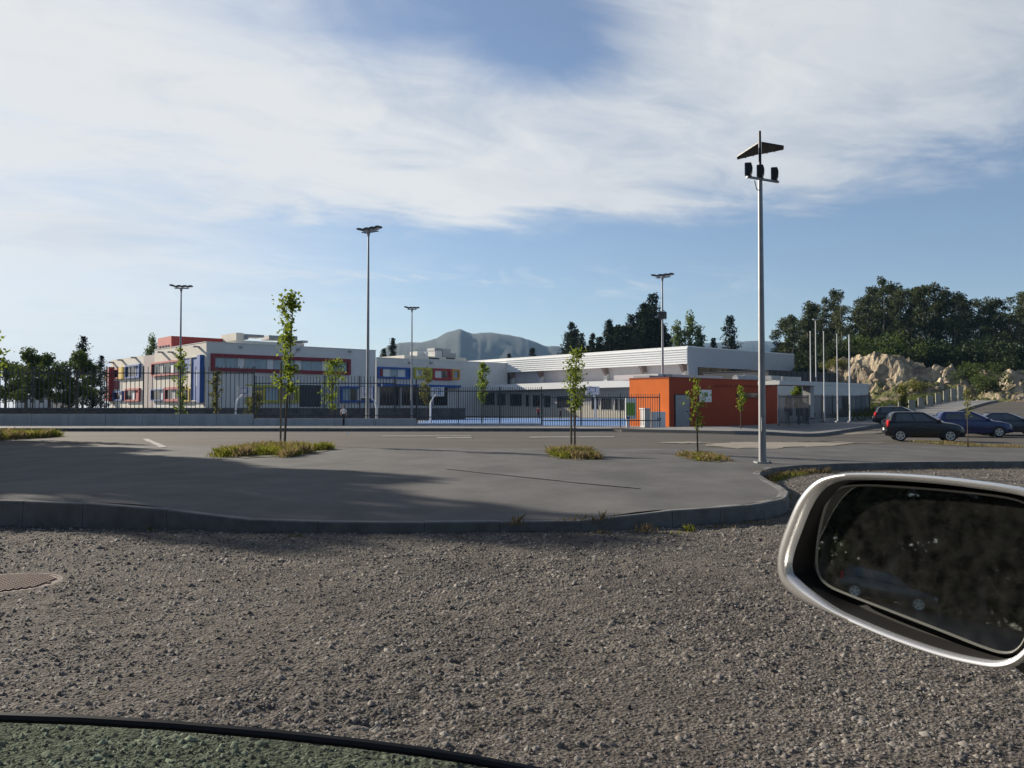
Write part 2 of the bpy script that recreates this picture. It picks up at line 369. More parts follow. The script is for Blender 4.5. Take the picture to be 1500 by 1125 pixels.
# ---- kerbs: one stone per metre along the near pavement, each a part of the kerb
def kerb_run(name, pts, zb, zt, wid, root, m):
    """pts: list of (x,y) stone joints; zt: function of (x,y); stones between consecutive joints"""
    for i in range(len(pts) - 1):
        p = Vector(pts[i]); q = Vector(pts[i + 1]); d = (q - p).normalized(); n = Vector((-d.y, d.x)); g = 0.003
        p2 = p + d * g; q2 = q - d * g; b = MB(); rings = []
        rr = random.Random(i * 7 + 1); jz = rr.uniform(-.004, .004)
        for s, dd in ((p2, 0), (q2, 0)):
            t = zt(s.x, s.y) + jz; c = 0.018
            prof = [(0, zb(s.x, s.y)), (0, t - c), (0.005, t - c * .4), (c, t), (wid, t), (wid, zb(s.x, s.y))]
            rings.append([(s.x + n.x * o, s.y + n.y * o, z) for o, z in prof])
        b.loft(rings); b.build('kerbstone', m, root)
def resample(xs, step):
    pts = [(xs[0], kerb_y(xs[0]))]; acc = 0; prev = Vector(pts[0])
    X = xs[0]
    while X < xs[1]:
        X += 0.02; p = Vector((X, kerb_y(X)))
        acc += (p - prev).length; prev = p
        st = step * (1 + .25 * math.sin(len(pts) * 2.4)) if (X < 2.6 or X > 8) else step * 0.42
        if acc >= st: pts.append((p.x, p.y)); acc = 0
    return pts
kroot = tag(thing('kerb', None, None, (0, 10, 0)), kind='structure')
kerb_run('kerb', resample((-12.2, 20), 1.0), lambda x, y: -0.05, lambda x, y: kerb_z(x), 0.14, kroot, kerb_mat)
kroot2 = tag(thing('kerb', None, None, (0, 47, 0)), kind='structure')
kp = [(x, 47.0) for x in np.arange(-34, 4.5, 1.5)]
kerb_run('kerb', kp, lambda x, y: 0.1, lambda x, y: 0.36, 0.18, kroot2, kerb_mat)
kerb_run('kerb', [(3.5, 47.0), (4.6, 47.1), (5.6, 47.2)], lambda x, y: 0.05, lambda x, y: 0.36 - (x - 3.5) * .08, 0.18, kroot2, kerb_mat)
kroot3 = tag(thing('kerb', None, None, (11, 42.3, 0)), kind='structure')
kerb_run('kerb', [k2(t, 0) for t in np.arange(0, 70, 1.5)], lambda x, y: road_z(x, y) - .1, lambda x, y: road_z(x, y) + 0.17, 0.16, kroot3, kerb_mat)

# ---- marks and dust lying on the asphalt
def patch(name, pts, m, lift=0.008, seed=0, rag=0.12):
    """a thin ragged-edged sheet through picked outline points (px,py)"""
    rr = random.Random(seed); P = [on_ground(px, py, road_z) for px, py in pts]; out = []
    for i in range(len(P)):
        a, c = P[i], P[(i + 1) % len(P)]
        for k in range(6):
            p = a.lerp(c, k / 6); p += Vector((rr.uniform(-rag, rag), rr.uniform(-rag, rag), 0)); out.append((p.x, p.y, road_z(p.x, p.y) + lift))
    c = sum((Vector(p) for p in out), Vector()) / len(out); b = MB()
    n = len(out); b.add([(c.x, c.y, road_z(c.x, c.y) + lift)] + out, [(0, i + 1, (i + 1) % n + 1) for i in range(n)])
    return tag(b.build(name, m), kind='structure')
patch('dust_patch', [(1036, 652), (1060, 648), (1150, 648), (1250, 648), (1300, 649), (1210, 653), (1130, 657), (1080, 657)], dust, seed=3, rag=0.35)
patch('dust_patch', [(962, 648), (1010, 647), (1035, 649), (990, 650)], dust, seed=4, rag=0.25)
patch('dust_patch', [(1225, 634), (1290, 631), (1300, 634), (1240, 637)], dust, seed=5, rag=0.2)
patch('road_marking', [(208, 643), (217, 643), (245, 655), (234, 656)], line_paint, seed=6, rag=0.03)
patch('road_marking', [(560, 638.5), (690, 638.5), (690, 639.4), (560, 639.4)], line_paint, seed=7, rag=0.05)
patch('road_marking', [(640, 641), (692, 641), (692, 642.2), (640, 642.2)], line_paint, seed=8, rag=0.05)
patch('road_marking', [(775, 640), (900, 639.5), (900, 640.6), (775, 641.2)], line_paint, seed=9, rag=0.05)

# ---- rock hill and slopes on the right
def terr(X, Y):
    q = foot_q(X, Y); z = 0.09 + dip(X, Y) + rise(X, Y)
    if q > -6:
        hf = 0.46 + 0.42 * sstep(64, 46, X); hf *= sstep(0, 7, X - .335 * Y); n = mnoise.fractal(Vector((X * .11, Y * .11, 3.3)), 1.0, 2.0, 5)
        r = abs(mnoise.fractal(Vector((X * .23, Y * .23, 7.7)), 0.9, 2.1, 5)); q2 = q + n * 4.5
        z += hf * (2.4 * sstep(-4, 8, q2) + 4.8 * sstep(8, 13.5, q2) + 3.6 * sstep(12, 42, q2)) * (1 - 0.9 * sstep(120, 220, X))
        z += (n * .8 + (r - .25) * 1.3) * sstep(-5, 6, q) * sstep(0, 7, X - .335 * Y) * (1 - .6 * sstep(20, 40, q))
        v = mnoise.voronoi(Vector((X * .42, Y * .42, z * .3)))[0]; z += (v[1] - v[0]) * 1.1 * sstep(-3, 8, q) * (1 - .7 * sstep(16, 30, q)) * sstep(0, 7, X - .335 * Y)
    return z
def terrain_mat():
    m = bpy.data.materials.new('rock_and_scrub'); m.use_nodes = True
    nt = m.node_tree; N = nt.nodes; L = nt.links; bs = N['Principled BSDF']; bs.inputs['Roughness'].default_value = 0.95; bs.inputs['Specular IOR Level'].default_value = 0.1
    g = N.new('ShaderNodeNewGeometry'); sx = N.new('ShaderNodeSeparateXYZ'); L.new(g.outputs['True Normal'], sx.inputs[0])
    def nz(s, d=8, st=None):
        n = N.new('ShaderNodeTexNoise'); n.inputs['Scale'].default_value = s; n.inputs['Detail'].default_value = d; n.inputs['Roughness'].default_value = .68
        L.new(g.outputs['Position'], n.inputs['Vector']); return n.outputs[0]
    def ramp(sock, a, ca, c, cc):
        r = N.new('ShaderNodeValToRGB'); r.color_ramp.elements[0].position = a; r.color_ramp.elements[0].color = (*ca, 1)
        r.color_ramp.elements[1].position = c; r.color_ramp.elements[1].color = (*cc, 1); L.new(sock, r.inputs[0]); return r.outputs[0]
    def mix(f, a, c):
        x = N.new('ShaderNodeMix'); x.data_type = 'RGBA'; L.new(f, x.inputs['Factor']); L.new(a, x.inputs[6]); L.new(c, x.inputs[7]); return x.outputs[2]
    rock = mix(ramp(nz(.35), .42, (0, 0, 0), .62, (1, 1, 1)), ramp(nz(1.3), .35, (0.11, .088, .067), .65, (0.30, .235, .165)), ramp(nz(1.7), .3, (.33, .265, .17), .66, (.56, .48, .345)))
    grass = ramp(nz(.6), .35, (.045, .06, .018), .68, (.13, .13, .045))
    soil = ramp(nz(.9), .35, (.10, .075, .05), .65, (.32, .26, .175))
    flat = mix(ramp(nz(.12, 4), .47, (0, 0, 0), .56, (1, 1, 1)), soil, grass)
    L.new(mix(ramp(sx.outputs[2], .70, (0, 0, 0), .86, (1, 1, 1)), rock, flat), bs.inputs['Base Color'])
    bp = N.new('ShaderNodeBump'); bp.inputs['Strength'].default_value = 1.0; bp.inputs['Distance'].default_value = .35; L.new(nz(1.6, 9), bp.inputs['Height']); L.new(bp.outputs[0], bs.inputs['Normal'])
    MATS['rock_and_scrub'] = m; return m
rock_scrub = terrain_mat()
gx = list(np.arange(22, 38, .8)) + list(np.arange(38, 72, .42)) + list(np.arange(72, 110, 1.0)) + list(np.arange(110, 260, 8.0)); gy = list(np.arange(48, 90, 2.0)) + list(np.arange(90, 135, .42)) + list(np.arange(135, 150, .9)) + list(np.arange(150, 270, 6.0))
V = [(X, Y, terr(X, Y)) for X in gx for Y in gy]; ny = len(gy)
me = bpy.data.meshes.new('hillside'); me.from_pydata(V, [], [(i * ny + j, (i + 1) * ny + j, (i + 1) * ny + j + 1, i * ny + j + 1) for i in range(len(gx) - 1) for j in range(ny - 1)])
me.materials.append(rock_scrub); me.update(); tag(link_mesh('hillside', me), kind='structure')

# ---- mountain far behind and lower ridges
mount = mat('far_forest', (0.030, 0.042, 0.030), rough=1.0, col2=(0.016, 0.025, 0.018), scale=0.012, thr=(.35, .65))
patch('shadow_line', [(653, 686.4), (800, 701.3), (936, 714.4), (936, 715.8), (800, 702.8), (653, 687.2)], mat('shadow_grey', (0.074, 0.074, 0.076), rough=.8, var=.2), seed=12, rag=.02)  # thin cast shadow across the pavement, painted as a darker strip
def ridge(name, Y, prof, depth, seed):
    """prof: (px,py) silhouette at distance Y"""
    xs = np.arange(prof[0][0], prof[-1][0] + 1, 3.0); V = []; n = 0; R = 10
    for px in xs:
        py = np.interp(px, [p[0] for p in prof], [p[1] for p in prof]) + 1.0 * mnoise.fractal(Vector((px * .05, seed, 0)), 1, 2, 5) + .5 * mnoise.noise(Vector((px * .9, seed, 4)))
        top = at(px, py, Y)
        for k in range(R + 1):
            t = k / R; d = depth * (1 - t); z = -5 + (top.z + 5) * (1 - (1 - t) ** 1.5) + (mnoise.fractal(Vector((px * .03, t * 5, seed)), 1, 2, 4) * 10 * t * (1 - t) * 4)
            V.append((top.x * (Y - d) / Y, Y - d, z))
        V.append((top.x * 1.1, Y + depth, -5))
    m_ = R + 2; nx = len(xs); fs = [(i * m_ + j, (i + 1) * m_ + j, (i + 1) * m_ + j + 1, i * m_ + j + 1) for i in range(nx - 1) for j in range(m_ - 1)]
    me = bpy.data.meshes.new(name); me.from_pydata(V, [], fs); me.materials.append(mount); me.polygons.foreach_set('use_smooth', [True] * len(fs)); me.update()
    return tag(link_mesh(name, me), kind='structure')
ridge('mountain', 2600, [(520, 600), (545, 540), (562, 510), (585, 502), (605, 502), (620, 501), (640, 495), (655, 487), (666, 484), (674, 482), (682, 486), (692, 489.5), (705, 487), (722, 487.5), (745, 490), (770, 497), (788, 503), (800, 507), (815, 507), (850, 512), (900, 520), (960, 540), (1000, 600)], 700, 1.3)
ridge('far_ridge', 3400, [(700, 600), (760, 520), (830, 512), (900, 508), (1000, 503), (1050, 502), (1090, 500), (1120, 499), (1150, 503), (1200, 515), (1260, 600)], 700, 5.3)

# ---- gravel: worn angular stones bedded in the lot, too many to count
def make_gravel():
    rng = np.random.default_rng(5); n = 170000
    Y = 2.6 + (10.6 - 2.6) * rng.random(n) ** 1.15; X = (rng.random(n) * 2 - 1) * (0.72 * Y + 1.4)
    X2 = rng.uniform(3.2, 18, 70000); Y2 = rng.uniform(10, 21.5, 70000)
    X = np.concatenate([X, X2]); Y = np.concatenate([Y, Y2])
    ky = np.interp(X, KX, KY); clump = np.array([mnoise.noise((x * .9, y * .9, 1)) for x, y in zip(X, Y)])
    mh = (X + 4.2) ** 2 + (Y - 7.1) ** 2 > 0.47 ** 2
    ok = (Y < ky - 0.03) & (clump + rng.normal(size=len(X)) * .5 > -0.22) & mh
    X, Y = X[ok], Y[ok]; n = len(X)
    s = np.clip(rng.lognormal(math.log(0.0088), 0.50, n), .0035, .028) * (1 + 0.045 * np.clip(Y - 5, 0, 20))
    d = np.array([[1, 0, 0], [0, 1, 0], [-1, 0, 0], [0, -1, 0], [0, 0, .72], [.35, .3, .55]], float)
    ang = rng.random(n) * 2 * math.pi; c, sn = np.cos(ang), np.sin(ang)
    P = d[None] * rng.uniform(.62, 1.25, (n, 6, 1)) + rng.normal(size=(n, 6, 3)) * .10
    el = rng.uniform(.75, 1.5, n); x = P[:, :, 0] * el[:, None]; y = P[:, :, 1]
    V = np.stack([x * c[:, None] - y * sn[:, None], x * sn[:, None] + y * c[:, None], P[:, :, 2]], -1) * s[:, None, None]
    zr = np.array([.006 + relief(x, y) if (2.6 < y < 10.9 and abs(x) < .7 * y + 1) else 0.0 for x, y in zip(X, Y)]); V += np.stack([X, Y, zr - s * .16], -1)[:, None, :]
    fq = np.array([[0, 1, 5], [1, 4, 5], [0, 5, 4], [1, 2, 4], [2, 3, 4], [3, 0, 4]])
    Q = (np.arange(n)[:, None, None] * 6 + fq[None]).reshape(-1, 3)
    tag(link_mesh('gravel', fast_mesh('gravel', V.reshape(-1, 3), Q, stone)), kind='stuff')
make_gravel()

# ---- manhole cover set in the lot
iron = mat('rusty_iron', (0.1400, 0.0945, 0.0805), rough=0.75, metal=0.3, var=0.2, scale=9)
iron_d = mat('rusty_iron_rim', (0.0910, 0.0735, 0.0665), rough=0.8, metal=0.3, var=0.2, scale=9)
t = thing('manhole_cover', 'round rusty iron manhole cover with raised grid pattern, flush in the gravel', 'manhole cover', (-4.2, 7.1, 0))
b = MB(); n = 48; rr_ = [(0.435, -.02), (0.435, .007), (0.405, .007), (0.405, -.02)]
b.loft([[(-4.2 + math.cos(a) * r, 7.1 + math.sin(a) * r, z) for a in np.linspace(0, 2 * math.pi, n, endpoint=False)] for r, z in rr_], caps=False); b.build('rim', iron_d, t)
b = MB(); b.loft([[(-4.2 + math.cos(a) * r, 7.1 + math.sin(a) * r, z) for a in np.linspace(0, 2 * math.pi, n, endpoint=False)] for r, z in [(0.402, -.02), (0.402, .004), (.01, .004)]]); b.build('lid', iron, t)
b = MB()
for i in range(-9, 10):
    for j in range(-9, 10):
        x, y = i * .041, j * .041
        if x * x + y * y < .37 ** 2: b.box(-4.2 + x - .013, -4.2 + x + .013, 7.1 + y - .013, 7.1 + y + .013, .003, .015)
tag(b.build('stud', iron, t), kind='stuff')
# ------------------------------------------------------------ buildings
U = Vector((-0.65, 0.76)).normalized(); VV = Vector((0.76, 0.65)).normalized()
white = mat('white_render', (0.5920, 0.5840, 0.5600), rough=0.85, var=0.04, scale=0.7, spec=0.2)
white_warm = mat('cream_render', (0.6080, 0.5760, 0.4960), rough=0.85, var=0.04, scale=0.7, spec=0.2)
pinkish = mat('less_lit_render', (0.4000, 0.3520, 0.3360), rough=0.85, var=0.06, scale=0.8, spec=0.2)  # stair tower: its weaker light is put into this duller pinkish colour
lilac = mat('lilac_render', (0.4800, 0.4600, 0.4800), rough=0.85, var=0.04, scale=0.6, spec=0.2)
greyw = mat('grey_render', (0.3360, 0.3360, 0.3360), rough=0.85, var=0.05, scale=0.6, spec=0.2)
red_p = mat('red_paint', (0.36, 0.035, 0.035), rough=0.6, var=0.06); red_d = mat('red_panel', (0.42, 0.06, 0.045), rough=0.7, var=0.05, scale=.6)
maroon = mat('maroon_paint', (0.20, 0.02, 0.03), rough=0.6, var=0.06)
blue_p = mat('blue_paint', (0.02, 0.09, 0.32), rough=0.55, var=0.06); yellow_p = mat('yellow_paint', (0.62, 0.40, 0.02), rough=0.6, var=0.05)
lime_p = mat('lime_paint', (0.42, 0.40, 0.05), rough=0.6, var=0.05); orange_p = mat('ochre_paint', (0.62, 0.28, 0.03), rough=0.6, var=0.05)
glass_d = mat('dark_glazing', (0.02, 0.024, 0.03), rough=0.12, var=0.2, spec=0.5)
glass_b = mat('blind_behind_glass', (0.24, 0.33, 0.37), rough=0.35, var=0.08, scale=1.2, spec=0.5)
blind_w = mat('white_blind', (0.62, 0.63, 0.62), rough=0.6, var=0.04)
orange_w = mat('orange_render', (0.72, 0.165, 0.03), rough=0.85, var=0.05, scale=0.9, spec=0.2)
orange_t = mat('orange_trim', (0.24, 0.045, 0.018), rough=0.8, var=0.05)
steel_g = mat('grey_steel', (0.30, 0.31, 0.32), rough=0.5, metal=0.4, var=0.06); galv = mat('galvanised', (0.27, 0.28, 0.29), rough=0.5, metal=0.45, var=0.10, scale=2.5)
alu = mat('white_aluminium', (0.78, 0.78, 0.76), rough=0.45, metal=0.0, var=0.03); dark_m = mat('dark_metal', (0.035, 0.037, 0.04), rough=0.5, metal=0.3, var=0.1)
darkroof = mat('dark_cladding', (0.025, 0.027, 0.035), rough=0.55, var=0.12); fence_m = mat('fence_paint', (0.070, 0.073, 0.080), rough=0.55, metal=0.2, var=0.15)
stone_d = mat('dark_stone_wall', (0.13, 0.125, 0.12), rough=0.9, col2=(0.055, 0.055, 0.055), scale=1.4, thr=(.35, .65))
white_paint = mat('white_paint', (0.78, 0.78, 0.77), rough=0.5, var=0.03)

class Fac:
    """a vertical facade: O corner, d along it, n outwards"""
    def __init__(s, O, d, n): s.O = Vector(O); s.d = Vector(d); s.n = Vector(n)
    def s(self, px):
        k = (px - 750) / F; return (k * self.O.y - self.O.x) / (self.d.x - k * self.d.y)
    def Y(self, s): return self.O.y + self.d.y * s
    def z(self, py, px): return at(750, py, self.Y(self.s(px))).z
    def P(self, s, o, z): p = self.O + self.d * s + self.n * o; return (p.x, p.y, z)
    def box(self, b, s0, s1, o0, o1, z0, z1):
        return b.box8([self.P(s0, o0, z0), self.P(s1, o0, z0), self.P(s1, o1, z0), self.P(s0, o1, z0), self.P(s0, o0, z1), self.P(s1, o0, z1), self.P(s1, o1, z1), self.P(s0, o1, z1)])
    def pbox(self, name, px0, px1, py0, py1, o0, o1, m, root):
        s0, s1 = sorted((self.s(px0), self.s(px1))); mid = (px0 + px1) / 2; b = MB()
        self.box(b, s0, s1, o0, o1, self.z(py1, mid), self.z(py0, mid)); return b.build(name, m, root)
    def window(self, px0, px1, py0, py1, root, fm, panes, fw=0.22, proud=0.28, name='window', open_side=None):
        """projecting frame box round a row of panes. panes: list of (material, weight)"""
        s0, s1 = sorted((self.s(px0), self.s(px1))); mid = (px0 + px1) / 2; z0, z1 = self.z(py1, mid), self.z(py0, mid)
        flip = self.s(px1) < self.s(px0); b = MB()
        self.box(b, s0, s1, 0.001, proud, z1 - fw, z1); self.box(b, s0, s1, 0.001, proud, z0, z0 + fw)
        self.box(b, s0, s0 + fw, 0.001, proud - .003, z0 + fw, z1 - fw); self.box(b, s1 - fw, s1, 0.001, proud - .003, z0 + fw, z1 - fw)
        w = b.build(name, fm, root); a0, a1 = s0 + fw, s1 - fw; tot = sum(p[1] for p in panes); c = a0
        for m_, wt in (panes[::-1] if flip else panes):
            e = c + (a1 - a0) * wt / tot; g = .04; q = MB()
            if m_ is not None:
                self.box(q, c + g, e - g, 0.02, 0.07, z0 + fw + .001, z1 - fw - .001); q.build('pane', m_, w)
            q = MB(); self.box(q, e - g, e + g, 0.015, 0.12, z0 + fw + .001, z1 - fw - .001)
            if e < a1 - .01: q.build('mullion', steel_g, w)
            c = e
        return w
def corner(px, Y): return Vector(((px - 750) / F * Y, Y))
def block(fr, fl, a, bb, z0, z1, name, m, root, inset=0.0):
    """solid block: right facade length a, left facade length bb"""
    C = fr.O; q = [C + fl.n * -inset + fr.n * -inset, C + fr.d * a, C + fr.d * a + fl.d * bb, C + fl.d * bb]
    b = MB(); b.prism([(p.x, p.y) for p in q], z0, z1); return b.build(name, m, root)
def facs(px, Y):
    C = corner(px, Y); return Fac(C, VV, -U), Fac(C, U, -VV)
def parapet(fr, fl, a, bb, z, root, m, w=.3, h=.08):
    C = fr.O; b = MB(); e = .06
    fr.box(b, -e, a + e, -w, e, z, z + h); fl.box(b, w, bb + e, -w, e, z, z + h)
    b.build('parapet', m, root)

# ---- school, two storeys, at the left
R_, L_ = facs(302, 98); zt = R_.z(501, 302); zb = 1.35
t = thing('school_building', 'white two-storey school building with red, blue and yellow window frames at the left', 'building', (R_.O.x, R_.O.y, zb))
LB = L_.s(226); LBM = L_.s(208); LEND = L_.s(157.5); RA = R_.s(550)
block(R_, L_, RA, LB, zb, zt, 'wall', white, t)
b = MB(); fl2 = Fac(L_.O, U, -VV)
L_.box(b, LB + .002, LBM, -9, -.15, zb, zt - .55); b.build('stair_tower', pinkish, t)
b = MB(); L_.box(b, LBM + .002, LEND, -12, -.4, zb, L_.z(520, 208)); b.build('wall', white_warm, t)
b = MB(); L_.box(b, 0.02, LB - .01, 0.0, .02, zb + .6, zt - .02); b.build('wall_cladding', white_warm, t)
parapet(R_, L_, RA, LB, zt, t, white)
LW = Fac(L_.P(0, 0.021, 0)[:2], U, -VV); LW2 = Fac(L_.P(0, -.4, 0)[:2], U, -VV)
dg, bw = (glass_d, 1.0), (blind_w, .6)
LW.window(223.5, 267, 529, 550, t, red_p, [dg, (blind_w, .5), dg, (blind_w, .5), dg])
LW.window(268, 279.5, 524, 544, t, steel_g, [(blue_p, 1)], fw=.1, proud=.15)
LW.window(281, 292.5, 522, 588, t, white, [(blue_p, 1)], fw=.12, proud=.2)
LW.pbox('pane', 287.5, 291.8, 542, 566, .08, .1, blind_w, t)
LW.pbox('fin', 294, 298.5, 520, 590, .001, .5, blue_p, t)
LW.window(223.5, 242, 570, 587, t, blue_p, [dg, bw], fw=.14); LW.window(243, 268, 567, 588, t, red_p, [dg, bw, dg], fw=.3)
LW.window(269, 280, 569, 588, t, yellow_p, [bw, dg], fw=.14)
LW2.window(155.6, 162.5, 542, 557, t, yellow_p, [dg], fw=.5); LW2.pbox('fin', 162.6, 166.8, 538, 588, .001, .7, red_p, t)
LW2.window(167.2, 175.5, 540, 555, t, red_p, [dg], fw=.2); LW2.pbox('panel', 176.2, 183, 538, 555, .001, .3, yellow_p, t)
LW2.window(185, 206, 534.5, 554, t, blue_p, [dg, dg, bw, (blue_p, .9)], fw=.22)
LW2.window(155.5, 166, 573, 587, t, red_p, [dg], fw=.45, proud=.2); LW2.pbox('panel', 168, 174.5, 558, 570, .001, .1, maroon, t)
LW2.window(167.5, 182, 573, 587, t, blue_p, [dg, bw], fw=.2); LW2.window(185, 206, 569, 588, t, red_p, [dg, bw, (red_p, .7)], fw=.25)
for px, py in ((290, 508), (237, 516), (252, 516)): LW.pbox('rain_spout', px - 1.2, px + 1.2, py - 1, py + 1, 0, .7, steel_g, t)
for px, py in ((198, 524), (178, 527.5), (165, 531)): LW2.pbox('rain_spout', px - 1, px + 1, py - 1, py + 1, 0, .7, steel_g, t)
# right (shaded) facade
R_.window(308, 512, 522, 546.5, t, maroon, [(glass_b, 1), (glass_b, 1), (blind_w, .65)] * 4 + [(glass_b, 1), (glass_b, 1)], fw=.42, proud=.35)
R_.window(360, 437, 564, 590, t, lime_p, [dg, (lime_p, .25), (glass_b, .9), (lime_p, .2), dg, (lime_p, .25)], fw=.3)
R_.pbox('recess', 438.5, 470, 564, 596, .0, .04, darkroof, t); R_.window(498, 546, 566, 590, t, blue_p, [(glass_b, 1), dg, (blind_w, .6), dg, (blue_p, .4)], fw=.3)
R_.pbox('recess', 471, 497, 566, 596, .0, .03, greyw, t)
for px in (352, 436, 512): R_.pbox('rain_spout', px - 2, px + 2, 505 + (px - 302) * .04, 508 + (px - 302) * .04, 0, .3, steel_g, t)
# roof: red penthouse and white plant enclosure
Rp, Lp = facs(250, 112); zr = Rp.z(492, 250)
block(Rp, Lp, Rp.s(337), Lp.s(230), zt - .1, zr, 'penthouse', red_d, t)
for k in range(4):
    b = MB(); s0 = Lp.s(247 - k * 4.2); Lp.box(b, s0, s0 + (Lp.s(244.6 - k * 4.2) - s0), .0, .06, Lp.z(509.5, 240), Lp.z(506, 240)); b.build('window', glass_d, t)
Rq, Lq = facs(345, 113); zq = Rq.z(498, 345)
block(Rq, Lq, Rq.s(445), 6, zt - .1, zq, 'plant_enclosure', white_warm, t); b = MB(); Rq.box(b, 0, Rq.s(356), -5, .02, zq - .5, Rq.z(487.5, 350)); b.build('chimney', white_warm, t)
for p0, p1, y0, y1 in ((359, 389, 489.5, 493), (357, 366, 491.5, 496.5), (396, 414, 491, 497), (416, 438, 491.5, 498)): Rq.pbox('roof_unit', p0, p1, y0, y1, -3.2, -.6, galv, t)
Rq.pbox('roof_slab', 440, 449, 499, 502, -4, .3, greyw, t)
b = MB(); Rq.box(b, Rq.s(372), Rq.s(394), .0, .03, zq - 1.0, zq - .72); b.build('vent', darkroof, t)

# ---- wing that links the school and the gym
R2, L2 = facs(551, 125); z2 = R2.z(524, 551)
t2 = thing('school_wing', 'pale school wing with blue, lime and red upper windows, between school and gym', 'building', (R2.O.x, R2.O.y, .2))
block(R2, L2, R2.s(672.5) + 10, 14, .2, z2, 'wall', white, t2); parapet(R2, L2, R2.s(672.5) + 10, 14, z2, t2, white)
R2.window(552, 602, 538, 555, t2, blue_p, [(maroon, .5), (blind_w, 1), (glass_b, .9), (blind_w, 1), (blue_p, .6)], fw=.3)
R2.window(605.5, 632, 538.5, 555, t2, lime_p, [(blind_w, .5), (glass_b, 1.2), (lime_p, .5)], fw=.35); R2.window(633, 660.5, 540, 557, t2, red_p, [(blind_w, 1), (glass_d, .7), (red_p, .4)], fw=.35)
R2.window(661, 672.4, 541, 556, t2, orange_p, [(glass_b, 1)], fw=.25); R2.pbox('recess', 556, 602, 567, 594, 0, .05, glass_d, t2); R2.pbox('recess', 605, 655, 567, 594, 0, .05, glass_d, t2)
for px in (583, 630): R2.pbox('column', px - 1, px + 1, 567, 596, .3, .8, greyw, t2)
R2.pbox('canopy', 553, 668, 563.5, 567, .0, 1.3, blue_p, t2)
for px in (600, 631): R2.pbox('rain_spout', px - 1.8, px + 1.8, 530, 533, 0, .3, steel_g, t2)
R3, L3 = facs(592, 139); z3 = R3.z(520.5, 600)
block(R3, L3, R3.s(676) + 1, 8, z2 - .1, z3, 'plant_enclosure', white_warm, t2)
for px0, px1, y0, y1, m_ in ((615, 626, 514.5, 520.6, white), (627, 631, 515, 519.5, alu), (641, 651.5, 512, 521, white), (640.5, 652, 509.5, 512, galv), (652.5, 664, 511, 521, steel_g), (664, 672, 517, 521.6, greyw)): R3.pbox('roof_unit', px0, px1, y0, y1 + 1.4, -3, -.8, m_, t2)
for a0, a1 in ((628, 643), (653, 666)): R3.pbox('vent', a0, a1, 524, 526, 0, .04, darkroof, t2)

# ---- gym hall
R4, L4 = facs(1007.5, 113); z4 = R4.z(508, 1007.5); zfb = L4.z(532.5, 1007.5); la4 = R4.s(1163.5); lb4 = L4.s(673)
t4 = thing('sports_hall', 'long white sports hall with ribbed white fascia over a lilac wall, behind the court', 'building', (R4.O.x, R4.O.y, .2))
R4i, L4i = Fac(R4.P(.0, 0, 0)[:2], VV, -U), Fac(L4.P(0, -1.3, 0)[:2], U, -VV)
b = MB(); C = R4.O; q = [C - L4.n * 1.3, C + VV * la4, C + VV * la4 + U * lb4, C - L4.n * 1.3 + U * lb4]
b.prism([(p.x, p.y) for p in q], .1, z4 - .3); b.build('wall', lilac, t4)
b = MB(); R4.box(b, .02, la4, .0, .05, .1, z4 - .02); b.build('end_wall', mat('grey_white_panel', (0.4640, 0.4720, 0.4880), rough=.7, var=.03, scale=.5), t4)
b = MB(); nr = 7; hh = (z4 - zfb) / nr
for k in range(nr):   # ribbed fascia: each rib a sloped lap
    za = zfb + k * hh; pr = [(-1.29, za), (.13, za), (.13, za + hh * .35), (.03, za + hh * .55), (.03, za + hh), (-1.29, za + hh)]
    b.loft([[L4.P(s, o, z) for o, z in pr] for s in (0.0, lb4)])
b.build('ribbed_fascia', alu, t4)
b = MB(); R4.box(b, -.02, la4, -lb4, .06, z4 - .02, z4 + .12); b.build('roof', alu, t4)
for px in (681, 716.5, 753, 795, 842, 890, 945.5, 1004): # pilasters and their brackets
    s = L4i.s(px); b = MB(); L4i.box(b, s - .35, s + .35, 0.0, .45, .2, zfb - .9); b.build('pilaster', white, t4)
    b = MB(); b.loft([[L4i.P(s + e, o, z) for o, z in ((0, zfb - 1.5), (.4, zfb - 1.2), (1.2, zfb - .02), (0, zfb - .02))] for e in (-.22, .22)]); b.build('bracket', mat('bracket_brown', (.22, .17, .16), rough=.7), t4)
# dark glazing band of the end wall, and its darker annexe
R4.pbox('glazing_band', 1022, 1131, 540.5, 575, .05, .14, glass_d, t4)
for px in (1040, 1058, 1076, 1094, 1112): R4.pbox('mullion', px - .35, px + .35, 541, 575, .14, .2, dark_m, t4)
# low front range of changing rooms
L5 = Fac(L4.P(0, 6, 0)[:2], U, -VV); s_a = L5.s(975); s_b = L5.s(660); zl1 = L5.z(557, 922); zl0 = L5.z(567, 922)
b = MB(); L5.box(b, s_a, s_b, -6.2, -.8, .1, zl0); b.build('front_range', greyw, t4)
b = MB(); L5.box(b, s_a, s_b, -6.3, .25, zl0, zl1); b.build('front_roof', alu, t4)
L6 = Fac(L4.P(0, 5.2, 0)[:2], U, -VV)
for p0, p1 in ((684, 689), (692, 702), (710, 725), (729, 741), (747, 765), (770, 776), (780, 792), (797, 807), (816, 836), (842, 850), (866, 877), (880, 897), (900, 907), (909, 915)):
    zz0, zz1 = L6.z(593 + (p0 - 690) * .04, p0), L6.z(574 + (p0 - 690) * .045, p0); w = MB(); s0, s1 = sorted((L6.s(p0), L6.s(p1)))
    L6.box(w, s0, s1, .0, .06, zz0, zz1); w = w.build('window', steel_g, t4); q = MB(); L6.box(q, s0 + .1, s1 - .1, .06, .075, zz0 + .1, zz1 - .1); q.build('pane', glass_d, w)
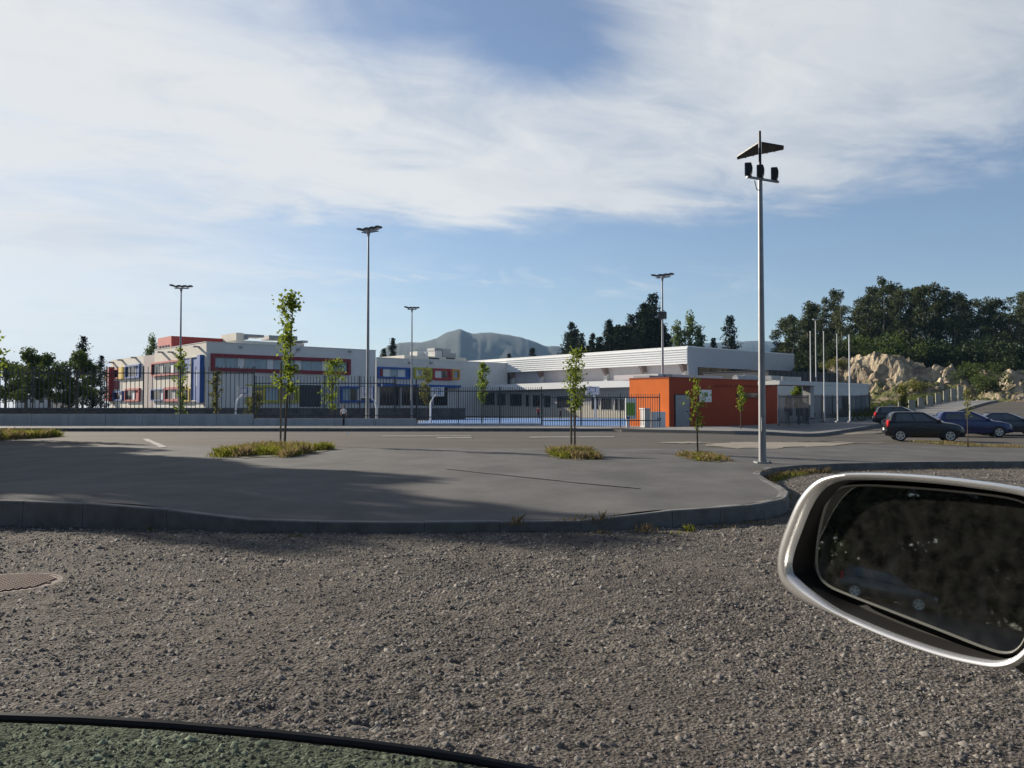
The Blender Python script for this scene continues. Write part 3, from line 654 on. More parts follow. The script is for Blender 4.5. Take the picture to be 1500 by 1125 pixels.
b = MB(); L6.box(b, s_a, s_b, .001, .03, .12, L6.z(594, 800)); b.build('wall_base', mat('cream_base', (0.4960, 0.4640, 0.3840), rough=.85, var=.05), t4)

# ---- orange gatehouse
brick_w = mat('brick_red_render', (0.35, 0.066, 0.030), rough=0.85, var=0.05, scale=0.9, spec=0.2)
R7, L7 = facs(980, 58.8); z7 = R7.z(554, 980); la7 = R7.s(1138.5); lb7 = L7.s(922); z70 = .15
t7 = thing('gatehouse', 'low orange gatehouse with a grey door, beside the school gate', 'building', (R7.O.x, R7.O.y, z70))
block(R7, L7, la7, lb7, z70, z7, 'wall', orange_w, t7)
b = MB(); R7.box(b, .002, la7 - .002, .0, .012, z70, z7 - .003); b.build('front_wall', brick_w, t7)
b = MB(); R7.box(b, -.02, la7 + .02, -lb7, .03, z7, z7 + .1); b.build('parapet', orange_t, t7)
dz0, dz1 = z70 + .04, R7.z(579, 998); s0, s1 = R7.s(988.5), R7.s(1008.5); w = MB(); R7.box(w, s0 - .08, s1 + .08, .0, .05, dz0, dz1 + .08); w = w.build('door_frame', dark_m, t7)
b = MB(); R7.box(b, s0, s1, .05, .09, dz0, dz1); d_ = b.build('door', steel_g, t7); b = MB(); R7.box(b, s1 - .3, s1 - .2, .09, .15, dz0 + 1.0, dz0 + 1.06); b.build('handle', dark_m, d_)
w = R7.window(1078, 1112, 574.5, 583.5, t7, orange_t, [(glass_d, 1)], fw=.06, proud=.05)
R7.pbox('sign_board', 1024, 1041.5, 571, 589, .013, .05, white_paint, t7)
b = MB(); R7.box(b, R7.s(1031), R7.s(1036), .05, .056, R7.z(581, 1033), R7.z(576.5, 1033)); b.build('sign_mark', mat('green_mark', (.05, .22, .12), rough=.6), t7)
rr = random.Random(2); px = 1045.5; b = MB()   # raised lettering, too small in the photograph to read
while px < 1134:
    wd = rr.uniform(.8, 1.9)
    if rr.random() > .16 : R7.box(b, R7.s(px), R7.s(px + wd), .013, .06, R7.z(566.6 + (px - 1045) * .01, px), R7.z(563.4 + (px - 1045) * .012, px))
    px += wd + .55
b.build('lettering', orange_t, t7)
b = MB(); R7.box(b, R7.s(1000), R7.s(1094), -6.5, -2.2, z7 + .05, R7.z(550.5, 1060) + .1); b.build('roof_slab', white, t7)
for p0, p1, y0 in ((984, 1004, 549), (1008, 1018, 547)): R7.pbox('roof_unit', p0, p1, y0, 555, -3.5, -2, galv, t7)

# ---- white entrance building and its canopy
R8, L8 = facs(1136, 69.5); z8 = R8.z(557, 1141); la8 = R8.s(1272)
t8 = thing('entrance_building', 'white flat-roofed entrance building behind the flagpoles, right of the gatehouse', 'building', (R8.O.x, R8.O.y, .2))
b = MB(); R8.box(b, 0, la8, -9, 0, .15, z8 - .25); b.build('wall', white, t8); b = MB(); R8.box(b, -.02, la8 + .05, -9.05, .06, z8 - .25, z8); b.build('roof', white, t8)
C8 = Fac(R8.P(0, 6.5, 0)[:2], VV, -U)
C8.pbox('canopy', 1142, 1200, 558.5, 564.2, -1.7, .0, white, t8); C8.pbox('column', 1192.8, 1198, 564.3, 612, -.9, -.3, greyw, t8)
for p0, p1, m_ in ((1150, 1160, glass_d), (1166, 1176, glass_d), (1180, 1188, glass_b), (1202, 1222, glass_b), (1233, 1243, glass_d), (1252, 1268, glass_b)): R8.pbox('window', p0, p1, 580, 609, .0, .05, m_, t8)
# ducts and plant on its roof
for p0, p1, py, r in ((1138, 1172, 552.5, .30), (1150, 1166, 549.8, .18)):
    b = MB(); sa, sb = R8.s(p0), R8.s(p1); zc = R8.z(py, p0); b.tube([R8.P(sa, -4, zc), R8.P(sb, -4, zc)], r, 12); b.build('duct', galv, t8, smooth=True)
R8.pbox('roof_unit', 1176, 1190, 549, 556.5, -4.5, -3, galv, t8); R8.pbox('roof_unit', 1192, 1219, 550.5, 557, -4.5, -3, steel_g, t8)
# dark clad annexe behind it
R9, L9 = facs(1126, 97); t9 = thing('dark_annexe', 'low dark-clad annexe between the sports hall and the entrance building', 'building', (R9.O.x, R9.O.y, .2))
block(R9, L9, R9.s(1227), 9, .2, R9.z(543.5, 1140), 'wall', darkroof, t9); parapet(R9, L9, R9.s(1227), 9, R9.z(543.5, 1140), t9, dark_m)
for px in range(1136, 1226, 8): R9.pbox('cladding_seam', px - .3, px + .3, 544, 575, .001, .05, dark_m, t9)
# far white building glimpsed between the left trees
b9 = corner(22, 130); t10 = thing('distant_building', 'small white building glimpsed under the trees at far left', 'building', (b9.x, b9.y, 1))
Rf = Fac(b9, Vector((1, 0)), Vector((0, -1))); Rf.pbox('wall', 22, 78, 580, 602, -6, 0, white, t10); Rf.pbox('roof', 21, 79, 578.5, 580, -6.2, .3, steel_g, t10)
for p in (30, 44, 58): Rf.pbox('window', p, p + 6, 584, 590, 0, .05, glass_d, t10)

# ---- terrace the school stands on, with its dark stone retaining wall
b = MB(); b.prism([(-95, 76), (-70, 80), (-5.5, 98), (-9, 108), (-12, 190), (-140, 190), (-140, 76)], .17, 1.36); tag(b.build('terrace', yard_mat), kind='structure')
t = thing('retaining_wall', 'dark stone retaining wall at the foot of the school terrace', 'wall', (-40, 88, .17))
pts = [(-95, 75.9), (-70, 79.9), (-5.4, 97.9)]; b = MB()
for p, q in zip(pts[:-1], pts[1:]):
    p, q = Vector(p), Vector(q); d = (q - p).normalized(); n = Vector((d.y, -d.x)) * .3
    b.box8([(*p, .1), (*(p + n), .1), (*(q + n), .1), (*q, .1), (*p, 1.42), (*(p + n), 1.42), (*(q + n), 1.42), (*q, 1.42)])
b.build('wall', stone_d, t)
b = MB()
for p, q in zip(pts[:-1], pts[1:]):
    p, q = Vector(p), Vector(q); d = (q - p).normalized(); n = Vector((d.y, -d.x)) * .35; m_ = Vector((d.y, -d.x)) * -.05
    b.box8([(*(p + m_), 1.42), (*(p + n), 1.42), (*(q + n), 1.42), (*(q + m_), 1.42), (*(p + m_), 1.5), (*(p + n), 1.5), (*(q + n), 1.5), (*(q + m_), 1.5)])
b.build('coping', concrete, t)

# ---- concrete street wall in panels
t = thing('street_wall', 'stepped grey concrete wall under the school fence along the road', 'wall', (-15, 55, .335))
def wall_run(px0, px1, pyt):
    x0, x1 = (px0 - 750) / F * 55, (px1 - 750) / F * 55; zt_ = at(750, pyt, 55).z; n = max(1, round((x1 - x0) / 2.4)); st = (x1 - x0) / n
    for i in range(n):
        b = MB(); b.box(x0 + i * st + .012, x0 + (i + 1) * st - .012, 54.9, 55.2, .30, zt_); b.build('wall_panel', wall_conc, t)
wall_conc = mat('wall_concrete', (0.4600, 0.4715, 0.4830), rough=0.9, col2=(0.3335, 0.3450, 0.3622), scale=1.2, stretch=(1.6, 1, .45), thr=(.3, .7), bump=.15)
wall_run(-330, 372, 606.5); wall_run(372.2, 610, 613); wall_run(610.2, 793, 620)

# ---- steel bar fences
def fence(label, p0, p1, zb, zt, zr0, zr1, sp, post=2.5, bw=.017, name='bar_fence', zfun=None):
    p0, p1 = Vector(p0), Vector(p1); Ln = (p1 - p0).length; d = (p1 - p0) / Ln; n = Vector((-d.y, d.x)); rz = math.atan2(d.y, d.x)
    r = thing(name, label, 'fence', (p0.x, p0.y, 0), rz, 'school boundary fences')
    zf = zfun or (lambda s: 0.0)
    segs = max(1, int(Ln / 4)) if zfun else 1
    for z in (zr0, zr1):
        b = MB()
        for k in range(segs):
            a, c = Ln * k / segs, Ln * (k + 1) / segs; za, zc = zf(a), zf(c)
            b.box8([(a, -.025, z - .03 + za), (c, -.025, z - .03 + zc), (c, .025, z - .03 + zc), (a, .025, z - .03 + za), (a, -.025, z + .03 + za), (c, -.025, z + .03 + zc), (c, .025, z + .03 + zc), (a, .025, z + .03 + za)])
        b.build('rail', fence_m, r, local=True)
    b = MB(); b.box(-bw, bw, -bw, bw, zb, zt); bar = b.mesh('bar', fence_m); k = 0; x = sp * .5
    while x < Ln: link_mesh('bar', bar, r, (x, 0, zf(x))); x += sp
    b = MB(); b.box(-.032, .032, -.032, .032, min(zb, zr0) - .12, zt + .03); pm = b.mesh('post', fence_m); npst = max(1, round(Ln / post))
    for i in range(npst + 1): link_mesh('post', pm, r, (Ln * i / npst, 0, zf(Ln * i / npst)))
    return r
def wx(px): return (px - 750) / F * 55.05
def wz(py): return at(750, py, 55.05).z
fence('tall dark steel bar fence on the high concrete wall at far left', (wx(-60), 55.05), (wx(372), 55.05), wz(606), wz(537), wz(602), wz(546.5), .28)
fence('dark steel bar fence one step lower, behind the tallest sapling', (wx(373), 55.05), (wx(578), 55.05), wz(612.5), wz(551), wz(609), wz(561.5), .205)
fence('short dark fence piece standing left of the blue court, on the wall', (wx(579), 55.05), (wx(610), 55.05), wz(612.5), wz(556), wz(609), wz(565.5), .205)
fence('dark steel bar fence on the low wall in front of the blue court', (wx(611), 55.05), (wx(793), 55.05), wz(619.5), wz(567), wz(611), wz(573), .145)
fence('dark steel bar fence without a wall, running up to the orange gatehouse', (wx(794), 55.05), (wx(966), 55.05), wz(623.5), wz(577), wz(616), wz(582), .15)
g0, g1 = Vector((.3125 * 57.5, 57.5)), Vector((.347 * 60.2, 60.2))
gate = fence('dark steel entrance gate between orange gatehouse and canopy column', g0, g1, .42, 2.35, .5, 2.22, .13, post=1.3, name='gate')
gate['category'] = 'gate'; del gate['group']
q0 = Vector(k2(22, 5.0)); q1 = Vector(k2(39, 5.0))
kz_ = road_z(q0.x, q0.y)
fence('dark fence in front of the white entrance building, right of the gate', q0, q1, kz_ + .3, kz_ + 2.3, kz_ + .4, kz_ + 2.15, .16, bw=.013, zfun=lambda s: road_z(*(q0 + (q1 - q0) * s / (q1 - q0).length)) - kz_)
# low wall below that fence
t = thing('low_wall', 'low pale concrete wall under the fence right of the gate', 'wall', (q0.x, q0.y, kz_)); b = MB(); d = (q1 - q0).normalized(); n = Vector((d.y, -d.x)) * .12
b.box8([(*(q0 - n), 0), (*(q0 + n), 0), (*(q1 + n), .3), (*(q1 - n), .3), (*(q0 - n), kz_ + .42), (*(q0 + n), kz_ + .42), (*(q1 + n), road_z(q1.x, q1.y) + .42), (*(q1 - n), road_z(q1.x, q1.y) + .42)]); b.build('wall', concrete, t)
# fence of upright slabs climbing to the rock
t = thing('slab_fence', 'fence of upright pale slabs with gaps, climbing towards the rock cutting', 'fence', (*k2(40, 4.2), 1)); slab_m = mat('pale_slab', (.27, .26, .225), rough=.9, var=.08)
tt = np.linspace(38, 70, 10)
for i, s in enumerate(tt):
    X0, Y0 = k2(s, 4.2); X1, Y1 = X0 + .68, Y0 + .1; z = road_z(X0, Y0); h = 1.25 + .55 * (i / 9) ** 4; b = MB(); nn = Vector((0, .12))
    b.box8([(X0, Y0, z - .2), (X1, Y1, z - .2), (X1 + nn.x, Y1 + nn.y, z - .2), (X0 + nn.x, Y0 + nn.y, z - .2), (X0, Y0, z + h), (X1, Y1, z + h), (X1 + nn.x, Y1 + nn.y, z + h), (X0 + nn.x, Y0 + nn.y, z + h)]); b.build('slab', slab_m, t)
# ------------------------------------------------------------ lamps, poles, court things
lamp_dark = mat('lamp_black', (0.022, 0.023, 0.026), rough=0.5, metal=0.2, var=0.1)
lens_m = mat('lamp_lens', (0.55, 0.57, 0.58), rough=0.2, var=0.05)
def obox(b, c, ax, ay, az_, hx, hy, hz):
    """box about c with axes ax, ay, az_ and half sizes"""
    c = Vector(c); ax, ay, az_ = Vector(ax) * hx, Vector(ay) * hy, Vector(az_) * hz
    return b.box8([c - ax - ay - az_, c + ax - ay - az_, c + ax + ay - az_, c - ax + ay - az_, c - ax - ay + az_, c + ax - ay + az_, c + ax + ay + az_, c - ax + ay + az_])
def rot2(a): return Vector((math.cos(a), math.sin(a), 0)), Vector((-math.sin(a), math.cos(a), 0))
Z = Vector((0, 0, 1))
# street lamp with a gabled reflector roof and three projectors
lp = on_ground(1117, 678); ztop = at(1110, 192, lp.y).z
t = thing('street_lamp', 'tall galvanised street lamp with black gabled reflector and three floodlights, on the pavement corner', 'street lamp', lp)
b = MB(); b.tube([lp - Z * .1, lp + Z * 1.2, Vector((lp.x, lp.y, 4)), Vector((lp.x, lp.y, ztop - 1.0))], [.088, .082, .068, .05], 16); b.build('pole', galv, t, smooth=True); b = MB(); b.tube([Vector((lp.x, lp.y, ztop - 1.02)), Vector((lp.x, lp.y, ztop))], [.036, .03], 10); b.build('mast', lamp_dark, t, smooth=True)
b = MB(); obox(b, lp + Z * .012, (1, 0, 0), (0, 1, 0), Z, .17, .17, .014); pl_ = b.build('base_plate', galv, t)
for sx in (-1, 1):
    for sy in (-1, 1):
        b = MB(); b.tube([lp + Vector((sx * .13, sy * .13, .02)), lp + Vector((sx * .13, sy * .13, .06))], .018, 6); b.build('bolt', steel_g, pl_)
b = MB(); obox(b, lp + Vector((0, -.083, .9)), (1, 0, 0), (0, 1, 0), Z, .045, .012, .16); b.build('access_door', steel_g, t)
wx_, wy_ = rot2(rad(-32)); apex = Vector((lp.x, lp.y, at(1110, 210, lp.y).z))
for sg in (-1, 1):
    # each plate tapers from a long inner edge at the mast to a short outer edge
    wv = Vector((lp.x, lp.y, 0)).normalized(); wu = Vector((wv.y, -wv.x, 0)); q4 = [(.035 * sg, -.46, 0), (.035 * sg, .46, 0), (.53 * sg, -.26 * sg + .12, -.11), (.53 * sg, -.26 * sg - .12, -.11)]; q4 = [apex + wu * q[0] + wv * q[1] + Z * (q[2] - .10) for q in q4]; b = MB()
    b.box8([q - Z * .03 for q in q4] + q4); pl_ = b.build('reflector_plate', lamp_dark, t)
    for f in (.25, .6):
        b = MB(); p0_, p1_ = q4[0].lerp(q4[3], f) - Z * .036, q4[1].lerp(q4[2], f) - Z * .036; b.tube([p0_, p1_], .014, 6); b.build('rib', dark_m, pl_)
bx_, by_ = rot2(rad(28)); zb_ = at(1110, 264, lp.y).z
b = MB(); obox(b, Vector((lp.x, lp.y, zb_)) - by_ * .08, bx_, by_, Z, .50, .03, .022); b.build('crossbar', galv, t)
for k in (-.44, -.07, .38):
    c = Vector((lp.x, lp.y, zb_ + .17)) + bx_ * k - by_ * .10; fx, fy = rot2(rad(-18)); f = thing  # each projector a short drum seen side on
    b = MB(); prof = [(-.085, -.14), (.03, -.135), (.07, -.06), (.078, .05), (.05, .14), (-.085, .145)]
    b.loft([[c + fx * px_ + fy * s + Z * pz for px_, pz in prof] for s in (-.10, .10)]); fl = b.build('floodlight', lamp_dark, t)
    b = MB(); obox(b, c - fx * .092, fx, fy, Z, .006, .095, .135); b.build('lens', lens_m, fl)
    b = MB(); obox(b, c - Z * .155, fx, fy, Z, .06, .03, .012); b.build('bracket', galv, fl)
b = MB(); b.tube([Vector((lp.x, lp.y, zb_ - .25)), Vector((lp.x - .10, lp.y - .05, zb_ - .23)), Vector((lp.x - .15, lp.y - .06, zb_ - .02))], .012, 6); b.build('cable', dark_m, t)

def court_pole(px, py_top, Y, zb_, label, yaw, n=4, small=1.0, low=None):
    p = at(px, 598, Y); p.z = zb_; zt_ = at(px, py_top, Y).z; t = thing('floodlight_pole', label, 'floodlight pole', p, 0, 'floodlight poles round the sports court')
    b = MB(); b.tube([p, (p.x, p.y, zb_ + 3), (p.x, p.y, zt_)], [.135, .11, .06], 12); b.build('pole', galv, t, smooth=True)
    ax, ay = rot2(yaw); top = Vector((p.x, p.y, zt_)); b = MB(); obox(b, top, ax, ay, Z, .62 * small, .035, .035); obox(b, top + ay * .3, ax, ay, Z, .62 * small, .03, .03)
    obox(b, top + ay * .15 - ax * .55 * small, ay, ax, Z, .15, .025, .025); obox(b, top + ay * .15 + ax * .55 * small, ay, ax, Z, .15, .025, .025); b.build('crossbar', galv, t)
    b = MB(); b.tube([top - Z * .35, top + Z * .02], [.075, .15], 10); b.build('pole_head', galv, t)
    for i in range(n):
        k = (-.78 + 1.5 * i / (n - 1)) * small; til = (-1 if i == 0 else 1) * rad(12); c = top + ax * k + ay * .1 + Z * (.17 if i else .22)
        lx = ax * math.cos(til) + Z * math.sin(til); lz = Z * math.cos(til) - ax * math.sin(til); b = MB()
        b.loft([[c + lx * (u * .25) + ay * s + lz * w_ for u, w_ in ((-1, -.04), (1, -.07), (1, .05), (.2, .10), (-1, .06))] for s in (-.2, .2)]); f = b.build('floodlight', lamp_dark, t)
        b = MB(); obox(b, c - lz * .062, lx, ay, lz, .22, .18, .004); b.build('lens', lens_m, f)
    if low: # a second, lower group of lamps
        c = Vector((p.x, p.y, at(px, low, Y).z)); b = MB(); obox(b, c, ax, ay, Z, .3, .2, .3); b.build('floodlight', lamp_dark, t)
court_pole(263.5, 422, 78, .15, 'floodlight pole in front of the school, furthest left of the court poles', rad(8))
court_pole(538.5, 339, 56.6, .16, 'tallest-looking floodlight pole, just behind the street fence left of centre', rad(-35))
court_pole(603, 453, 95.5, .16, 'distant slim floodlight pole in front of the pale school wing', rad(5), small=.8)
court_pole(971, 406, 72, .16, 'floodlight pole rising behind the orange gatehouse, in front of the dark conifers', rad(-38), low=462)

def hoop(px, Y, zb_, ht, yaw, label, bd=.78):
    p = at(px, 598, Y); p.z = zb_; t = thing('basketball_hoop', label, 'basketball hoop', p, 0, 'basketball hoops on the court'); ax, ay = rot2(yaw)
    b = MB(); b.tube([p, p + Z * (ht - .9), p + Z * (ht - .45) + ax * .25, p + Z * ht + ax * .95], [.085, .08, .07, .05], 8); b.build('post', white_paint, t, smooth=True)
    c = p + ax * 1.0 + Z * (ht + .15); b = MB(); obox(b, c, ax, ay, Z, .025, .9 * bd, .52 * bd); bb_ = b.build('backboard', white_paint, t)
    for s in (-1, 1):
        b = MB(); obox(b, c + ax * .028 * s, ax, ay, Z, .002, .86 * bd, .49 * bd); b.build('board_face', mat('board_grey', (.55, .56, .58), rough=.6), bb_)
    b = MB()
    for s in (-1, 1):
        for dz, hy, hz in ((-.14, .32, .025), (.28, .32, .025)): obox(b, c + ax * .034 * s + Z * dz, ax, ay, Z, .003, hy, hz)
        for dy in (-.3, .3): obox(b, c + ax * .0335 * s + ay * dy + Z * .07, ax, ay, Z, .003, .025, .19)
    b.build('target_square', blue_p, bb_)
    b = MB(); rc = c + ax * .28 - Z * .3; b.tube([rc + (ax * math.cos(a) + ay * math.sin(a)) * .23 for a in np.linspace(0, 2 * math.pi, 15)], .016, 6, caps=False); b.build('rim', orange_t, t)
hoop(345, 66, .16, 2.45, rad(68), 'white basketball hoop seen through the left fence, before the lime windows')
hoop(552, 63, .16, 2.3, rad(150), 'white basketball hoop beside the tall floodlight pole')
hoop(631, 75, .16, 2.6, rad(60), 'white basketball hoop at the left edge of the blue court')
hoop(872, 84, .16, 2.9, rad(100), 'basketball hoop with pinkish backboard left of the orange gatehouse')

# sign board, cabinets, bollard
p = at(923.5, 598, 57.2); p.z = .17; t = thing('notice_board', 'white and green notice board on a white base, left of the gatehouse', 'sign', p)
def zz(py, Y=57.2): return at(750, py, Y).z
def xx(px, Y=57.2): return (px - 750) / F * Y
b = MB(); b.box(xx(916.5), xx(931.5), 57.2, 57.35, zz(614), zz(583)); b.build('board', white_paint, t); b = MB(); b.box(xx(917.5), xx(930), 57.18, 57.199, zz(608.5), zz(590)); b.build('green_field', mat('sign_green', (.16, .40, .03), rough=.5, var=.04), t)
b = MB(); b.box(xx(918), xx(922.5), 57.18, 57.199, zz(613.5), zz(610.5)); b.build('blue_field', blue_p, t); b = MB(); b.box(xx(917.5), xx(922.5), 57.21, 57.34, .15, zz(614)); b.build('base', white_paint, t)
p = at(945, 598, 57.4); p.z = .17; t = thing('utility_cabinet', 'taller grey utility cabinet against the orange wall, next to a two-door one', 'cabinet', p)
cab = mat('cabinet_grey', (.50, .50, .49), rough=.6, var=.06); c1 = rad(28); ax, ay = rot2(c1); c = Vector((xx(945.5, 57.4), 57.5, 0)); b = MB(); obox(b, c + Z * .75, ax, ay, Z, .24, .25, .66); b.build('body', cab, t); b = MB(); obox(b, c + Z * 1.43, ax, ay, Z, .28, .29, .03); b.build('lid', white_paint, t); b = MB(); obox(b, c + Z * .12, ax, ay, Z, .28, .29, .06); b.build('plinth', concrete, t)
p = at(963, 598, 57.6); p.z = .17; t = thing('utility_cabinet', 'wide white two-door utility cabinet in front of the orange wall', 'cabinet', p); c = Vector((xx(963.3, 57.6), 57.9, 0))
b = MB(); obox(b, c + Z * .66, ax, ay, Z, .55, .22, .56); b.build('body', white_paint, t)
for s in (-1, 1):
    b = MB(); obox(b, c + Z * .68 + ax * .265 * s - ay * .23, ax, ay, Z, .25, .012, .49); d_ = b.build('door', white_paint, t); b = MB(); obox(b, c + Z * .72 + ax * .1 * s - ay * .25, ax, ay, Z, .03, .012, .09); b.build('handle', dark_m, d_)
b = MB(); obox(b, c + Z * .1, ax, ay, Z, .58, .24, .05); b.build('plinth', concrete, t)
p = at(503.3, 598, 54.3); p.z = .335; t = thing('bollard', 'small black bollard on the footpath in front of the grey wall', 'bollard', p); b = MB(); b.tube([p, p + Z * .42], .075, 12); b.build('post', dark_m, t, smooth=True); b = MB(); b.tube([p + Z * .42, p + Z * .47, p + Z * .5], [.09, .085, .03], 12); b.build('cap', lamp_dark, t, smooth=True)
# flagpoles
for px, pt, w_, lab in ((1188, 487, .05, 'leftmost white flagpole before the entrance building, beside the canopy column'), (1207.5, 487, .045, 'second white flagpole from the canopy, before the entrance building'), (1227, 491, .045, 'third white flagpole from the canopy, against the sandy rock'), (1245, 492, .06, 'rightmost and thickest white flagpole before the entrance building')):
    q = at(px, 598, 66); q.z = .4; zt_ = at(px, pt, 66).z; t = thing('flagpole', lab, 'flagpole', q, 0, 'flagpoles by the school entrance'); b = MB(); b.tube([q, (q.x, q.y, zt_)], [w_ + .004, w_ - .018], 10); b.build('pole', white_paint, t, smooth=True)
    b = MB(); b.tube([(q.x, q.y, zt_), (q.x, q.y, zt_ + .05), (q.x, q.y, zt_ + .1)], [.04, .06, .02], 8); b.build('finial', alu, t)
    b = MB(); obox(b, (q.x, q.y, .42), (1, 0, 0), (0, 1, 0), Z, .16, .16, .05); b.build('base_plate', galv, t)
q = at(1196, 598, 100); q.z = .6; t = thing('lamp_post', 'slim grey lamp post standing far behind the flagpoles', 'lamp post', q); zt_ = at(1196, 468, 100).z; b = MB(); b.tube([q, (q.x, q.y, zt_)], [.1, .06], 8); b.build('pole', steel_g, t, smooth=True); b = MB(); obox(b, (q.x, q.y, zt_), (1, 0, 0), (0, 1, 0), Z, .3, .12, .06); b.build('lamp_head', steel_g, t)

# ------------------------------------------------------------ cars
tyre_m = mat('tyre', (0.02, 0.02, 0.02), rough=0.85, var=.1); rim_m = mat('alloy_rim', (0.62, 0.62, 0.60), rough=0.35, metal=.7, var=.05)
car_glass = mat('car_glass', (0.07, 0.085, 0.10), rough=0.06, var=.1, spec=.7); trim_m = mat('black_trim', (.02, .02, .022), rough=.6, var=.1)
lamp_w = mat('clear_lamp', (.65, .66, .66), rough=.15, metal=.3, var=.05); lamp_r = mat('red_lamp', (.45, .015, .02), rough=.2, var=.08); plate_m = mat('number_plate', (.75, .75, .72), rough=.5, var=.02)
def paint(name, col):
    m = mat(name, col, rough=.28, metal=.35, var=.03, spec=.5); m.node_tree.nodes['Principled BSDF'].inputs['Coat Weight'].default_value = .6; return m
def make_car(label, loc, rz, pm, Ln=3.8, Ht=1.42, nose=1.0, sedan=False, group='cars parked on the right of the road'):
    t = thing('parked_car', label, 'car', loc, rz, group); k = Ln / 3.8; h = Ht / 1.42
    def add(b, name, m, par=t, sm=True): return b.build(name, m, par, smooth=sm, local=True)
    st = [(-1.90, .42, .78, .60), (-1.86, .30, .86, .74), (-1.62, .21, .92, .80), (-.8, .19, .935, .825), (.3, .19, .93, .825), (.95, .19, .905, .82), (1.35, .20, .86, .80), (1.68, .23, .77, .755), (1.84, .28, .67, .68), (1.90, .36, .58, .58)]
    b = MB(); rings = []
    for x, zb_, zt_, w in st:
        x *= k; zt_ *= h; m_ = (zb_ + zt_) / 2
        half = [(w * .80, zb_), (w * .97, zb_ + .06), (w, m_ - .05), (w * .985, m_ + .12), (w * .94, zt_ - .05), (w * .84, zt_), (w * .35, zt_ + .025)]
        rings.append([(x, y, z) for y, z in half] + [(x, -y, z) for y, z in reversed(half)])
    b.loft(rings)
    rear = -1.30 if not sedan else -.95
    cab_ = [(.90, -1.80 if not sedan else -1.45, 1.00, .79), (1.12, -1.74 if not sedan else -1.25, .62, .715), (1.30, -1.64 if not sedan else -1.05, .28, .645), (1.385, -1.52 if not sedan else -.9, .06, .59), (1.42, rear, -.25, .50)]
    def ring(z, x0, x1, w): c = .10; return [(x0 * k, w - c, z * h), (x0 * k + c, w, z * h), (x1 * k - c * 1.6, w, z * h), (x1 * k, w - c * 1.8, z * h), (x1 * k, -w + c * 1.8, z * h), (x1 * k - c * 1.6, -w, z * h), (x0 * k + c, -w, z * h), (x0 * k, -w + c, z * h)]
    b.loft([ring(*c) for c in cab_]); body = add(b, 'body', pm)
    def cw(z): return float(np.interp(z, [c[0] for c in cab_], [c[3] for c in cab_]))
    def cx0(z): return float(np.interp(z, [c[0] for c in cab_], [c[1] for c in cab_])) * k
    def cx1(z): return float(np.interp(z, [c[0] for c in cab_], [c[2] for c in cab_])) * k
    zl, zh = .97, 1.31
    for s in (-1, 1):
        for nm, f0, f1, g0_, g1_ in (('side_window', .13, .47, .14, .50), ('side_window', .50, .82, .53, .80)):
            pts = []
            for z, a, c in ((zl, f0, f1), (zh, g0_, g1_)):
                X0, X1 = cx0(z), cx1(z); pts.append(((X0 + (X1 - X0) * a), (cw(z) + .008) * s, z * h)); pts.append(((X0 + (X1 - X0) * c), (cw(z) + .008) * s, z * h))
            q = MB(); q.quad(pts[0], pts[1], pts[3], pts[2]); q.add([(x, y - .012 * s, z) for x, y, z in (pts[0], pts[1], pts[3], pts[2])], [(3, 2, 1, 0)]); add(q, nm, car_glass, t, False)
    for nm, fx, sg in (('windscreen', cx1, 1), ('rear_window', cx0, -1)):
        q = MB(); z0, z1 = (.94, 1.33); o = .012 * sg
        q.quad((fx(z0) + o, -cw(z0) + .2, z0 * h), (fx(z0) + o, cw(z0) - .2, z0 * h), (fx(z1) + o, cw(z1) - .17, z1 * h), (fx(z1) + o, -cw(z1) + .17, z1 * h)); add(q, nm, car_glass, t, False)
    for x in (-1.22 * k, 1.18 * k):
        for s in (-1, 1):
            q = MB(); n = 18; arch = [(x + .36 * math.cos(a), .30 + .36 * math.sin(a)) for a in np.linspace(-.35, math.pi + .35, n)]
            q.loft([[(X, s * .80, z_) for X, z_ in arch], [(X, s * .832, z_) for X, z_ in arch]]); add(q, 'wheel_arch', trim_m, t, False)
            w = MB(); prof = [(.20, -.09), (.27, -.10), (.30, -.07), (.30, .07), (.27, .10), (.20, .09)]
            rg = [[(x + r * math.cos(a), s * (.755 + y), .30 + r * math.sin(a)) for r, y in prof] for a in np.linspace(0, 2 * math.pi, 21)]; w.loft(rg, caps=False)
            wh = add(w, 'wheel', tyre_m); q = MB(); q.tube([(x, s * .70, .30), (x, s * .846, .30)], [.20, .20], 18); add(q, 'hub_disc', dark_m, wh)
            q = MB()
            for i in range(5):
                a = 2 * math.pi * i / 5 + .3; d = Vector((math.cos(a), 0, math.sin(a))); e = Vector((-math.sin(a), 0, math.cos(a))); obox(q, Vector((x, s * .852, .30)) + d * .10, d, e, (0, 1, 0), .10, .04, .008)
            ri = [[(x + r * math.cos(a), s * y, .30 + r * math.sin(a)) for r, y in ((.215, .845), (.215, .862), (.17, .858), (.17, .845))] for a in np.linspace(0, 2 * math.pi, 21)]; q.loft(ri, caps=False)
            add(q, 'rim', rim_m, wh)
